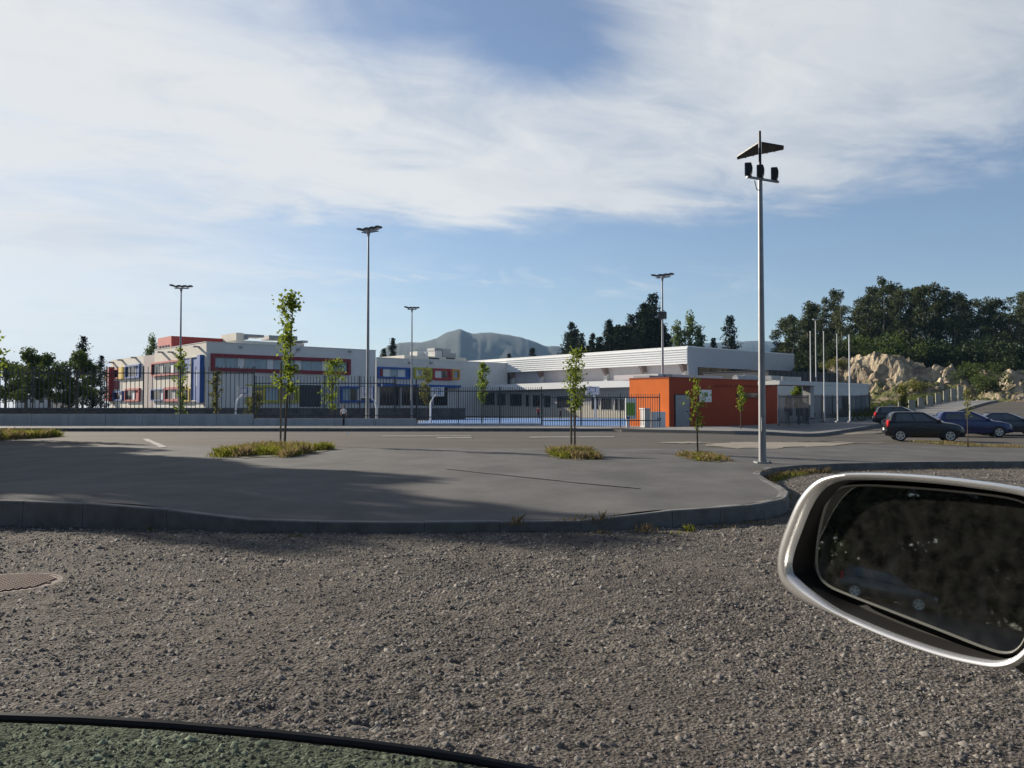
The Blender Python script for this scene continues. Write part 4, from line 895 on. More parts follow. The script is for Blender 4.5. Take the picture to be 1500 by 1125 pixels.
    for s in (-1, 1):
        q = MB(); q.loft([[(1.70 * k, s * .46, .70 * h), (1.70 * k, s * .70, .72 * h), (1.70 * k, s * .70, .60 * h), (1.70 * k, s * .46, .58 * h)], [(1.872 * k, s * .44, .665 * h), (1.80 * k, s * .70, .69 * h), (1.82 * k, s * .70, .57 * h), (1.90 * k, s * .44, .555 * h)]]); add(q, 'headlight', lamp_w)
        q = MB(); q.loft([[(-1.80 * k, s * .58, 1.02 * h), (-1.74 * k, s * .80, 1.02 * h), (-1.74 * k, s * .815, .70 * h), (-1.80 * k, s * .58, .70 * h)], [(-1.86 * k, s * .58, 1.0 * h), (-1.80 * k, s * .765, 1.0 * h), (-1.85 * k, s * .79, .70 * h), (-1.895 * k, s * .58, .70 * h)]]); add(q, 'tail_light', lamp_r)
        q = MB(); obox(q, (.66 * k, s * .90, .98 * h), (1, 0, 0), (0, 1, 0), Z, .05, .09, .06); add(q, 'wing_mirror', pm)
        q = MB(); obox(q, (-.42 * k, s * .832, .80 * h), (1, 0, 0), (0, 1, 0), Z, .09, .015, .018); add(q, 'door_handle', trim_m)
        q = MB(); obox(q, (0, s * .826, .47), (1, 0, 0), (0, 1, 0), Z, .86 * k, .012, .03); add(q, 'rub_strip', trim_m)
    q = MB(); q.loft([[(1.86 * k, y, .26), (1.935 * k, y, .30), (1.935 * k, y, .44), (1.88 * k, y, .48)] for y in (-.62, -.3, .3, .62)]); add(q, 'front_bumper', pm)
    q = MB(); obox(q, (1.89 * k, 0, .53 * h), (1, 0, 0), (0, 1, 0), Z, .025, .34, .04); add(q, 'grille', trim_m)
    q = MB(); q.loft([[(-1.84 * k, y, .26), (-1.94 * k, y, .30), (-1.94 * k, y, .50), (-1.86 * k, y, .54)] for y in (-.66, -.3, .3, .66)]); add(q, 'rear_bumper', pm)
    for x, z_ in ((1.94 * k, .36), (-1.945 * k, .62)):
        q = MB(); obox(q, (x, 0, z_), (1, 0, 0), (0, 1, 0), Z, .006, .26, .055); add(q, 'number_plate', plate_m, t, False)
    return t
p = on_ground(1352, 646, road_z); make_car('black hatchback with pale wheels, nearest the lamp post, parked side on', p, rad(-17), paint('black_paint', (.012, .012, .014)), 3.65, 1.52)
p = on_ground(1423, 639.5, road_z); make_car('dark blue hatchback parked between the black hatchback and the dark car', p, rad(-15), paint('navy_paint', (.012, .022, .10)), 4.1, 1.50)
p = on_ground(1474, 637, road_z); make_car('dark slate car at the right edge, beyond the blue hatchback', p, rad(-15), paint('slate_paint', (.03, .035, .05)), 4.3, 1.40, sedan=True)
p = on_ground(1322, 624, road_z); make_car('dark car mostly hidden behind the black hatchback', p, rad(-20), paint('charcoal_paint', (.02, .022, .025)), 3.9, 1.42)

# ------------------------------------------------------------ people
skin_m = mat('skin', (.38, .22, .15), rough=.6, var=.05); hair_m = mat('dark_hair', (.02, .014, .01), rough=.7, var=.1)
def cloth(n, c): return mat(n, c, rough=.9, var=.1, scale=6)
def person(label, loc, rz, h, shirt, legs, joints, group=None):
    """joints: pose in units of body height, z up, facing -y"""
    J = joints; v = list(J.keys()); idx = {k_: i for i, k_ in enumerate(v)}
    E = [('pelvis', 'waist'), ('waist', 'chest'), ('chest', 'neck'), ('neck', 'chin'), ('chin', 'head'), ('chest', 'sl'), ('sl', 'el'), ('el', 'wl'), ('wl', 'hl'), ('chest', 'sr'), ('sr', 'er'), ('er', 'wr'), ('wr', 'hr'), ('pelvis', 'pl'), ('pl', 'kl'), ('kl', 'al'), ('al', 'tl'), ('pelvis', 'pr'), ('pr', 'kr'), ('kr', 'ar'), ('ar', 'tr')]
    Rr = dict(pelvis=.078, waist=.07, chest=.082, neck=.033, chin=.05, head=.058, sl=.045, sr=.045, el=.03, er=.03, wl=.022, wr=.022, hl=.024, hr=.024, pl=.062, pr=.062, kl=.042, kr=.042, al=.028, ar=.028, tl=.03, tr=.03)
    me = bpy.data.meshes.new('person_skeleton'); me.from_pydata([tuple(Vector(J[k_]) * h) for k_ in v], [(idx[a], idx[c]) for a, c in E], [])
    o = bpy.data.objects.new('person_skeleton', me); COL.objects.link(o); md = o.modifiers.new('skin', 'SKIN'); o.modifiers.new('sub', 'SUBSURF').levels = 1
    for i, k_ in enumerate(v): me.skin_vertices[0].data[i].radius = (Rr[k_] * h, Rr[k_] * h * (.72 if k_ in ('pelvis', 'waist', 'chest') else 1)); me.skin_vertices[0].data[i].use_root = (k_ == 'pelvis')
    dg = bpy.context.evaluated_depsgraph_get(); nm = bpy.data.meshes.new_from_object(o.evaluated_get(dg)); bpy.data.objects.remove(o); bpy.data.meshes.remove(me)
    nm.name = 'body'; nm.materials.clear()
    for m_ in (skin_m, shirt, legs, tyre_m): nm.materials.append(m_)
    P_ = {k_: Vector(J[k_]) * h for k_ in v}
    sets = {1: ['waist', 'chest', 'sl', 'sr'], 2: ['pelvis', 'pl', 'pr', 'kl', 'kr'], 3: ['tl', 'tr'], 0: ['chin', 'head', 'wl', 'wr', 'hl', 'hr']}
    segs = [(1, 'waist', 'chest'), (1, 'sl', 'sr'), (1, 'sl', 'el'), (1, 'sr', 'er'), (0, 'el', 'hl'), (0, 'er', 'hr'), (0, 'neck', 'head'), (2, 'pl', 'kl'), (2, 'pr', 'kr'), (2, 'kl', 'al'), (2, 'kr', 'ar'), (2, 'pl', 'pr'), (3, 'al', 'tl'), (3, 'ar', 'tr')]
    for f in nm.polygons:
        c = f.center; best = min(segs, key=lambda s: (c - P_[s[1]].lerp(P_[s[2]], min(1, max(0, (c - P_[s[1]]).dot(P_[s[2]] - P_[s[1]]) / ((P_[s[2]] - P_[s[1]]).length_squared + 1e-9))))).length)
        f.material_index = best[0]; f.use_smooth = True
    t = thing('person', label, 'person', loc, rz, group); bo = link_mesh('body', nm, t)
    hd = P_['head'] + Vector((0, .012 * h, .012 * h)); b = MB(); rg = []
    for q in np.linspace(.02, math.pi * .56, 6): rg.append([(hd.x + .064 * h * math.sin(q) * math.cos(a), hd.y + .068 * h * math.sin(q) * math.sin(a), hd.z + .064 * h * math.cos(q)) for a in np.linspace(0, 2 * math.pi, 12, endpoint=False)])
    b.loft(rg); b.build('hair', hair_m, t, smooth=True, local=True); return t
def stand(step=.0, arm=.0):
    return dict(pelvis=(0, 0, .53), waist=(0, 0, .62), chest=(0, 0, .74), neck=(0, 0, .835), chin=(0, -.012, .875), head=(0, -.01, .925), sl=(.105, 0, .80), el=(.135, .01 - arm, .645 + arm * .3), wl=(.135, -.03 - arm * 1.5, .50 + arm), hl=(.135, -.045 - arm * 1.8, .45 + arm * 1.2), sr=(-.105, 0, .80), er=(-.14, .015, .645), wr=(-.145, -.02, .50), hr=(-.145, -.035, .45), pl=(.05, 0, .49), kl=(.055, -step * .6, .275), al=(.055, -step, .04), tl=(.06, -step - .06, .018), pr=(-.05, 0, .49), kr=(-.055, step * .2, .275), ar=(-.055, step, .04), tr=(-.06, step - .06, .018))
def sit():
    d = stand(); off = -.26
    for k_ in d: d[k_] = (d[k_][0], d[k_][1], d[k_][2] + off)
    d.update(kl=(.06, -.22, .26), al=(.06, -.24, .04), tl=(.06, -.31, .018), kr=(-.06, -.22, .26), ar=(-.06, -.24, .04), tr=(-.06, -.31, .018), el=(.13, -.06, .40), wl=(.10, -.16, .31), hl=(.09, -.20, .30), er=(-.13, -.06, .40), wr=(-.10, -.16, .31), hr=(-.09, -.20, .30)); return d
q = at(1182, 598, 61.5); q.z = road_z(q.x, q.y) + .15; person('child in dark blue standing by the gate, next to the canopy column', q, rad(60), 1.32, cloth('navy_cloth', (.03, .035, .09)), cloth('dark_cloth', (.02, .022, .03)), stand(.05))
q = at(1153, 598, 63); q.z = .33; person('person in dark top and pale trousers standing behind the gate bars', q, rad(30), 1.55, cloth('dark_top', (.025, .027, .035)), cloth('pale_trousers', (.50, .46, .38)), stand(.03, .12))
q = at(1190, 598, 66); q.z = .38; person('child in dark clothes sitting on the ground beside the canopy column', q, rad(-20), 1.35, cloth('dark_top', (.03, .03, .03)), cloth('dark_cloth', (.02, .022, .03)), sit())
q = at(788.5, 598, 104); q.z = .17; person('child in a red top on the blue court near the sports hall wall', q, rad(15), 1.45, cloth('red_cloth', (.35, .03, .05)), cloth('dark_cloth', (.02, .022, .03)), stand(.07))
q = at(821, 598, 101); q.z = .17; person('small child in black on the blue court, right of the one in red', q, rad(200), 1.2, cloth('black_cloth', (.015, .015, .018)), cloth('black_cloth', (.015, .015, .018)), stand(.04))
q = at(503.5, 598, 68); q.z = .17; person('person in a white shirt behind the fence, left of the tall floodlight pole', q, rad(25), 1.5, cloth('white_cloth', (.70, .72, .74)), cloth('dark_cloth', (.02, .022, .03)), stand(.04))

q = on_ground(509, 636, road_z); t = thing('litter', 'scrap of white paper lying on the road before the grey wall', 'litter', q); b = MB()
b.add([(-.10, -.07, .01), (.11, -.06, .02), (.13, .08, .05), (-.08, .07, .015), (.02, .01, .07)], [(0, 1, 4), (1, 2, 4), (2, 3, 4), (3, 0, 4)]); b.build('paper', white_paint, t, local=True)
# ------------------------------------------------------------ plants
lf_young = leaf_mat('leaf_young', (0.0962, 0.1480, 0.0111), (0.2220, 0.2664, 0.0333), .5)
lf_olive = leaf_mat('leaf_olive', (0.0888, 0.0962, 0.0222), (0.1924, 0.1850, 0.0518), .45)
lf_dark = leaf_mat('leaf_dark', (0.0118, 0.0207, 0.0074), (0.0370, 0.0533, 0.0178), .22)
lf_euc = leaf_mat('leaf_eucalypt', (0.020, 0.029, 0.011), (0.080, 0.096, 0.036), .3)
lf_mid = leaf_mat('leaf_mid', (0.034, 0.056, 0.012), (0.092, 0.125, 0.030), .35)
lf_pale = leaf_mat('leaf_pale', (0.0666, 0.1036, 0.0296), (0.1406, 0.1776, 0.0629), .4)
lf_conif = leaf_mat('leaf_conifer', (0.0089, 0.0163, 0.0074), (0.0266, 0.0385, 0.0163), .15)
gr_green = leaf_mat('grass_green', (0.0740, 0.0962, 0.0111), (0.2220, 0.2146, 0.0370), .45)
gr_dry = leaf_mat('grass_dry', (0.1184, 0.0888, 0.0370), (0.2664, 0.2072, 0.1036), .4)
bark = mat('bark', (0.1200, 0.0938, 0.0713), rough=.95, var=.2, scale=5); bark_p = mat('bark_pale', (0.2250, 0.1950, 0.1575), rough=.9, var=.2, scale=3); wood = mat('stake_wood', (0.2100, 0.1650, 0.1125), rough=.9, var=.15, scale=6)

def sapling(label, loc, h, crown0, wid, nclump, seed, leaf=lf_young, lsize=.075, per=26, tr=.032, group='young trees planted along the street', lean=0.0, bare=0.0):
    """slender young tree: crown0 = fraction of the height where leaves start, wid = crown width in metres"""
    rng = np.random.default_rng(seed); t = thing('young_tree', label, 'tree', loc, 0, group); b = MB(); pts = []; ph = rng.random() * 6
    for i in range(9):
        f = i / 8; pts.append(Vector((math.sin(ph + f * 3) * .03 * h * f * .5 + lean * f, math.cos(ph + f * 2) * .02 * h * f * .5, h * .97 * f)))
    b.tube([p - Z * .05 if i == 0 else p for i, p in enumerate(pts)], [tr * (1 - .8 * i / 8) for i in range(9)], 7)
    def tp(f): k = min(7, int(f * 8)); return pts[k].lerp(pts[k + 1], f * 8 - k)
    C = []
    for i in range(nclump):
        f = crown0 + (1 - crown0) * ((i + rng.random() * .8) / nclump + .022 * math.sin(i * 1.1 + ph * 3)); f = min(f, .985); p = tp(f); a = rng.random() * 6.28
        env = math.sin(math.pi * min(1, max(.12, (f - crown0) / (1 - crown0) * .85 + .12))) ** .7; ln = wid * .5 * env * rng.uniform(.25, 1.15)
        tip = p + Vector((math.cos(a) * ln, math.sin(a) * ln, ln * rng.uniform(.5, 1.2))); mid = p.lerp(tip, .5) + Z * ln * -.05
        b.tube([p, mid, tip], [tr * .32, tr * .2, tr * .1], 4, caps=False)
        if rng.random() < bare: continue
        k = int(per * rng.uniform(.5, 1.3)); u = rng.random(k) ** .6; base = np.array(p)[None] * (1 - u[:, None]) + np.array(tip)[None] * u[:, None]
        C.append(base + rng.normal(size=(k, 3)) * (.05 + .035 * wid))
    b.build('trunk', bark, t, smooth=True, local=True); C = np.concatenate(C); Vv, Q = leaf_arrays(C, lsize * rng.uniform(.6, 1.25, len(C)), rng, aspect=.75)
    link_mesh('crown', fast_mesh('crown', Vv, Q, leaf), t); return t
def stake(label, loc, h, lean=0.0):
    t = thing('tree_stake', label, 'stake', loc, 0, 'stakes holding young trees'); b = MB(); b.tube([(0, 0, -.1), (lean, 0, h)], [.035, .032], 7); b.build('post', wood, t, local=True, smooth=True); b = MB(); b.tube([(lean * .9, -.01, h * .88), (.09, -.01, h * .9)], .012, 5); b.build('tie', dark_m, t, local=True)
p = on_ground(417, 651); sapling('tallest young tree with sparse bright leaves in the large grass patch', p, at(425, 427, p.y).z - p.z, .36, 1.5, 32, 4, lsize=.064, per=58, tr=.045, lean=.2, bare=.2)
stake('dark wooden stake beside the tallest young tree', p + Vector((-.13, -.05, 0)), 2.9)
p = on_ground(842, 660); sapling('young tree with bright green crown in the patch right of centre', p, at(845, 512, p.y).z - p.z, .40, .85, 30, 15, lsize=.040, per=44, tr=.034, lean=.04)
stake('pale wooden stake beside the young tree right of centre', p + Vector((-.11, -.04, 0)), 1.3)
p = on_ground(1022, 667); sapling('thin young tree before the orange wall, in the third grass patch', p, at(1022, 552, p.y).z - p.z, .34, .62, 22, 23, lsize=.05, per=12, tr=.028, bare=.25)
p = on_ground(1418, 655, road_z); sapling('spindly young tree standing before the blue car', p, at(1422, 566, p.y).z - p.z, .50, .55, 15, 31, lsize=.05, per=13, leaf=lf_olive, tr=.026)
p = on_ground(-22, 641); sapling('young tree mostly cut off by the left picture edge', p, 4.9, .38, 1.5, 34, 44, lsize=.085, per=22, tr=.045, lean=.35)
q = at(1085, 598, 53.5); q.z = .19; sapling('small young tree directly before the narrow window of the gatehouse', q, at(1085, 566, 53.5).z - .19, .45, .75, 18, 51, lsize=.065, per=22, tr=.035)
for px, pt, Y, z0, w_, c0, lf, sd, lab in ((265, 508, 70, .2, 1.5, .05, lf_young, 61, 'bushy young tree before the blue-framed corner of the school'), (317, 540, 76, .2, 1.4, .2, lf_olive, 62, 'faint olive sapling before the left end of the maroon window band'), (487, 527, 62, .2, 2.1, .25, lf_young, 63, 'leafy young tree behind the fence, left of the tall floodlight pole'), (706, 529, 68, .2, 1.3, .35, lf_young, 64, 'young tree behind the fence before the ribbed white fascia'), (625, 541, 84, .2, 1.9, .3, lf_olive, 65, 'yellowish sapling before the lime window of the school wing'), (1169, 562, 63.5, .38, 1.0, .35, lf_young, 66, 'small young tree at the gate between orange gatehouse and canopy column'), (372, 575, 72, .2, 2.0, .1, lf_olive, 67, 'reddish olive shrub-like tree before the lime windows'), (1324, 566, 78, 1.0, 1.3, .2, lf_olive, 68, 'yellowish sapling before the slab fence')):
    q = at(px, 598, Y); q.z = z0; sapling(lab, q, at(px, pt, Y).z - z0, c0, w_, 30, sd, leaf=lf, lsize=.082, per=46, tr=.05, group='young trees in the school grounds')

# ---- grass and weeds, nobody could count the blades
def tuft_patch(name, pts_xy, zf, hmin, hmax, n, m, seed, heads=0.0):
    rng = np.random.default_rng(seed); P = np.array(pts_xy); k = rng.integers(0, len(P), n)
    x, y = P[k, 0] + rng.normal(size=n) * P[k, 2], P[k, 1] + rng.normal(size=n) * P[k, 3]; z = np.array([zf(a, c) for a, c in zip(x, y)]) - .01
    d2 = ((x - P[k, 0]) / (P[k, 2] + 1e-6)) ** 2 + ((y - P[k, 1]) / (P[k, 3] + 1e-6)) ** 2
    hh = rng.uniform(hmin, hmax, n) * np.exp(-d2 * .18); a = rng.random(n) * 6.28; w = rng.uniform(.004, .009, n); l = rng.normal(size=(n, 2)) * hh[:, None] * .38
    b0 = np.stack([x - np.cos(a) * w, y - np.sin(a) * w, z], 1); b1 = np.stack([x + np.cos(a) * w, y + np.sin(a) * w, z], 1); tp_ = np.stack([x + l[:, 0], y + l[:, 1], z + hh], 1); md = np.stack([x + l[:, 0] * .35 + np.cos(a) * w * .8, y + l[:, 1] * .35 + np.sin(a) * w * .8, z + hh * .6], 1)
    V = np.stack([b0, b1, md, tp_], 1).reshape(-1, 3); return tag(link_mesh(name, fast_mesh(name, V, np.arange(4 * n).reshape(n, 4), m)), kind='stuff')
def patch_px(name, px0, px1, py0, py1, hmin, hmax, n, seed, dry=.35):
    rr = random.Random(seed); c = on_ground((px0 + px1) / 2, (py0 + py1) / 2, road_z); wid = (px1 - px0) / F * c.y; d = (on_ground((px0 + px1) / 2, py0, road_z).y - on_ground((px0 + px1) / 2, py1, road_z).y)
    def spots(k, sc): return [(c.x + (rr.random() - .5) * wid * sc, c.y + (rr.random() - .5) * d * sc, wid * .038, d * .05) for _ in range(k)]
    tuft_patch(name, spots(40, .64), road_z, hmin, hmax, int(2 * n * (1 - dry)), gr_green, seed); tuft_patch(name, spots(26, .68), road_z, hmin * .8, hmax * 1.2, int(2 * n * dry), gr_dry, seed + 1)
    b = MB(); out = [(c.x + math.cos(a) * wid * .41 * rr.uniform(.86, 1.06), c.y + math.sin(a) * d * .45 * rr.uniform(.86, 1.06)) for a in np.linspace(0, 2 * math.pi, 28, endpoint=False)]
    b.add([(c.x, c.y, road_z(c.x, c.y) + .012)] + [(x, y, road_z(x, y) + .009) for x, y in out], [(0, i + 1, (i + 1) % 28 + 1) for i in range(28)]); tag(b.build('tree_pit_soil', earth), kind='structure')
patch_px('grass_patch', 322, 490, 654, 671, .10, .30, 6500, 101, .25)
patch_px('grass_patch', 792, 884, 659, 674, .08, .24, 3200, 103, .45)
patch_px('grass_patch', 990, 1064, 664, 677, .06, .16, 2600, 105, .4)
patch_px('grass_patch', -80, 60, 637, 648, .15, .42, 4500, 107, .3)
patch_px('grass_patch', 1396, 1456, 649, 657, .05, .16, 1800, 109, .7)
def weeds(name, px, py, zf, h, n, sx, sy, m, seed):
    c = on_ground(px, py, zf); tuft_patch(name, [(c.x, c.y, sx, sy)], zf, h * .2, h * .66, n, m, seed)
flat0 = lambda X, Y: 0.0
rr = random.Random(9)
for px, py, h, n, sx, m_ in ((432, 787, .10, 90, .07, gr_green), (757, 767, .24, 26, .05, gr_dry), (852, 762, .16, 50, .16, gr_dry), (885, 760, .2, 30, .08, gr_dry)): weeds('weeds', px, py, flat0 if py > 775 else paved_z, h, n, sx, .03, m_, int(px))
for px, py, h, n, sx, m_ in ((880, 782, .12, 60, .25, gr_dry), (945, 781, .24, 60, .10, gr_dry), (985, 782, .10, 60, .2, gr_green), (1010, 778, .20, 40, .05, gr_green), (1060, 774, .12, 70, .2, gr_dry), (800, 786, .10, 60, .3, gr_dry), (690, 788, .08, 50, .3, gr_dry), (220, 778, .14, 30, .04, gr_green), (1110, 768, .14, 60, .15, gr_dry)): weeds('weeds', px, py, flat0, h, n, sx, .04, m_, int(px) + 7)
def band(name, xs, dy, h, n, m_, seed): # along the foot of the kerb, round the corner into the parking bay
    tuft_patch(name, [(x, kerb_y(x) - dy, .12, .10) for x in xs], flat0, h * .3, h, n, m_, seed)
band('weeds', np.arange(4.6, 7.2, .14), .30, .17, 1500, gr_dry, 201); band('weeds', np.arange(4.4, 6.4, .12), .45, .13, 1000, gr_green, 202)
tuft_patch('weeds', [(x, kerb_y(x) - .35, .3, .10) for x in np.arange(7, 16, .5)], flat0, .02, .07, 700, gr_dry, 203)
weeds('weeds', 1112, 689, paved_z, .07, 120, .10, .05, gr_dry, 204); weeds('weeds', 1120, 731, paved_z, .03, 160, .16, .05, gr_dry, 205)

# ---- big trees: each kind built a few times at unit pose, then copied
def crown_clumps(rng, clumps, per, size, flat=.2, aspect=.55):
    C = []; S = []
    for (x, y, z, rx, rz_) in clumps:
        k = int(per * (rx * rx * rz_) ** (1 / 2.2)) + 8; d = rng.normal(size=(k, 3)); d /= np.linalg.norm(d, axis=1)[:, None]; r = rng.random(k) ** .42
        C.append(d * r[:, None] * np.array([rx, rx, rz_]) + np.array([x, y, z])); S.append(size * rng.uniform(.55, 1.3, k))
    C = np.concatenate(C); S = np.concatenate(S); return leaf_arrays(C, S, rng, flat, aspect)
def eucalypt(seed, h=11.0, leaf=None, base=.36, wid=1.0):
    rng = np.random.default_rng(seed); b = MB(); cl = []; a0 = rng.random() * 6; pts = [Vector((math.sin(a0 + f * 2.2) * .35 * f, math.cos(a0 + f * 1.7) * .35 * f, h * .95 * f)) for f in np.linspace(0, 1, 7)]
    b.tube(pts, [.16 * (1 - .82 * i / 6) for i in range(7)], 6, caps=False)
    for i in range(int(rng.integers(9, 14))):
        f = base + (1 - base) * ((i + rng.random()) / 12); f = min(f, .97); k = min(5, int(f * 6)); p = pts[k].lerp(pts[k + 1], f * 6 - k); a = rng.random() * 6.28; ln = rng.uniform(.4, 1.5) * (1.15 - .6 * f) * wid
        e = p + Vector((math.cos(a) * ln, math.sin(a) * ln, ln * rng.uniform(.2, .8))); b.tube([p, e], [.05, .02], 4, caps=False); r = rng.uniform(.55, 1.05) * wid
        cl.append((e.x, e.y, e.z, r, r * rng.uniform(.6, 1.0)))
    cl.append((pts[-1].x, pts[-1].y, h * .97, .6 * wid, .7)); V_, Q = crown_clumps(rng, cl, 210, .17, .0, .45)
    return b.mesh('trunk', bark_p, smooth=True), fast_mesh('crown', V_, Q, leaf or lf_euc)
def conifer(seed, h=16.0, rad0=2.6, leaf=None, dens=5200, gap=.12):
    rng = np.random.default_rng(seed); b = MB(); b.tube([(0, 0, 0), (.1, 0, h * .5), (.05, .1, h * .98)], [.28, .17, .03], 7, caps=False); C = []; S = []
    n = int(h * 2.6)
    for i in range(n):
        f = .12 + .88 * (i + rng.random()) / n; R = rad0 * (1 - f) ** .72 * rng.uniform(.55, 1.15) + .15
        for j in range(int(rng.integers(3, 6))):
            if rng.random() < gap: continue
            a = rng.random() * 6.28; k = int(dens / n / 4 * (R / rad0 + .25)) + 5; u = rng.random(k) ** .7; L_ = R * rng.uniform(.6, 1.1)
            C.append(np.stack([np.cos(a) * u * L_, np.sin(a) * u * L_, h * f + u * L_ * .25 + .1], 1) + rng.normal(size=(k, 3)) * np.array([.2, .2, .22])); S.append(.24 * rng.uniform(.6, 1.2, k))
    V_, Q = leaf_arrays(np.concatenate(C), np.concatenate(S), rng, .0, .42); return b.mesh('trunk', bark, smooth=True), fast_mesh('crown', V_, Q, leaf or lf_conif)
def broadleaf(seed, h=7.0, wid=2.6, leaf=None, t0=.3, per=150, size=.2):
    rng = np.random.default_rng(seed); b = MB(); b.tube([(0, 0, 0), (.05, .02, h * t0), (-.05, .08, h * .75)], [.2, .15, .05], 8, caps=False); cl = []
    for i in range(26):
        a = rng.random() * 6.28; f = rng.random(); r = wid * math.sqrt(rng.random()) * math.sin(math.pi * (.22 + .68 * f)); z = h * (t0 + (1 - t0) * f * .95); s = rng.uniform(.45, .95) * wid / 2.6
        e = (math.cos(a) * r, math.sin(a) * r, z); cl.append((*e, s, s * .75)); b.tube([(0, 0, h * (t0 + .05 + .35 * f)), e], [.05, .015], 4, caps=False)
    V_, Q = crown_clumps(rng, cl, per, size, .1, .6); return b.mesh('trunk', bark, smooth=True), fast_mesh('crown', V_, Q, leaf or lf_mid)
def plant_tree(name, parts, label, cat, loc, s=1.0, rz=0.0, group=None, sz=None):
    t = thing(name, label, cat, loc, rz, group); t.scale = (s, s, sz or s); link_mesh('trunk', parts[0], t); link_mesh('crown', parts[1], t); return t
rr = random.Random(77)
EU = [eucalypt(300 + i, wid=w_, base=b_) for i, (w_, b_) in enumerate(((1.0, .38), (1.2, .22), (.9, .46), (1.35, .16), (1.15, .26)))]
CO = [conifer(400 + i, rad0=r_) for i, r_ in enumerate((3.6, 4.6, 3.0))]
CL = [conifer(420, 13, 3.4, lf_pale, 3600, .22), conifer(421, 13, 3.4, lf_mid, 4200, .18)]
BR = [broadleaf(500, leaf=lf_mid, per=330, size=.13), broadleaf(501, leaf=lf_mid, wid=2.6, per=330, size=.13), broadleaf(502, leaf=lf_mid, wid=3.0, per=330, size=.13)]
def treetop(px, pt, Y, zb_, hnat):
    q = at(px, 598, Y); q.z = zb_; return q, (at(px, pt, Y).z - zb_) / hnat
# left group beyond the fence
for px, pt, Y, kind, lab in ((38, 512, 84, BR[0], 'broad green tree with a bare lower trunk beyond the left fence'), (8, 530, 90, BR[2], 'green tree at the far left picture edge beyond the fence'), (72, 520, 94, BR[0], 'looser green tree between the broad tree and the dark conifers'), (92, 552, 92, BR[1], 'low dark rounded tree left of the dark conifer'), (112, 516, 82, BR[1], 'dense dark green tree beside the left end of the school')):
    q, s = treetop(px, pt, Y, .6, 7.0); plant_tree('broadleaf_tree', kind, lab, 'tree', q, s, rr.random() * 6, 'trees at the far left')
for px, pt, Y, kind, lab, hn in ((121, 494, 96, CO[1], 'tall thin-topped dark conifer left of the school', 16), (148, 522, 102, CO[1], 'bluish dark conifer touching the left end of the school', 16), (136, 536, 90, CO[0], 'shorter dark conifer between two taller ones, left of the school', 16), (100, 545, 99, CO[1], 'squat dark conifer behind the broadleaf trees at left', 16)):
    q, s = treetop(px, pt, Y, .6, hn); plant_tree('conifer_tree', kind, lab, 'tree', q, max(s, .34), rr.random() * 6, 'trees at the far left', sz=s)
for px, pt, Y, kind, lab in ((222, 492, 150, CL[0], 'pale thin conifer peeking over the school roof beside the red penthouse'), (575, 497, 190, CO[2], 'dark spindly conifer above the gap between school and wing'), (562, 512, 180, CO[0], 'short dark conifer above the roof left of the school wing'), (780, 511, 210, CO[1], 'two-pointed dark conifer low over the sports hall roof'), (746, 519, 220, CO[0], 'tiny dark conifer over the left part of the sports hall roof')):
    q, s = treetop(px, pt, Y, .5, 16 if kind in CO else 13); plant_tree('conifer_tree', kind, lab, 'tree', q, s, rr.random() * 6, 'conifers behind the school')
G = 'conifers behind the sports hall'
for px, pt, Y, k, lab in ((838, 474, 165, 0, 'slender conifer at the left end of the group behind the sports hall'), (852, 490, 160, 2, 'small conifer just right of the leftmost slender one'), (868, 490, 168, 0, 'low conifer in the dip left of the twin-topped conifer'), (893, 470, 165, 0, 'pointed conifer left of the two tallest ones'), (906, 478, 160, 2, 'second pointed conifer left of the two tallest ones'), (925, 462, 168, 1, 'second tallest conifer, just left of the tallest'), (957, 432, 165, 1, 'tallest dark conifer, beside the floodlight pole behind the gatehouse'), (944, 446, 172, 0, 'dark conifer filling between the two tallest ones'), (972, 478, 170, 1, 'dark conifer right behind the floodlight pole'), (1070, 464, 160, 1, 'lone dark conifer above the end wall of the sports hall'), (1046, 497, 165, 2, 'low dark conifer left of the lone one')):
    q, s = treetop(px, pt, Y, .5, 16); plant_tree('conifer_tree', CO[k], lab, 'tree', q, s, rr.random() * 6, G)
for i in range(20):   # the joined lower crowns of the same group
    px = 832 + 152 * (i + rr.random()) / 20; pt = float(np.interp(px, [828, 840, 855, 870, 893, 908, 925, 945, 957, 972, 985], [484, 474, 490, 491, 470, 478, 462, 446, 432, 474, 492])) + rr.uniform(5, 20)
    q, s = treetop(px, pt, rr.uniform(158, 178), .5, 16); plant_tree('conifer_tree', CO[rr.randrange(3)], 'dark conifer in the joined clump left of the floodlight pole, behind the sports hall', 'tree', q, s * 1.15, rr.random() * 6, G, sz=s)
for px, pt, k, lab in ((992, 474, 0, 'pale green feathery tree right of the floodlight pole'), (1012, 460, 0, 'taller pale feathery tree above the sports hall corner'), (1026, 480, 1, 'mid green tree right of the pale feathery trees')):
    q, s = treetop(px, pt, 155, .5, 13); plant_tree('feathery_tree', CL[k], lab, 'tree', q, s, rr.random() * 6, G)
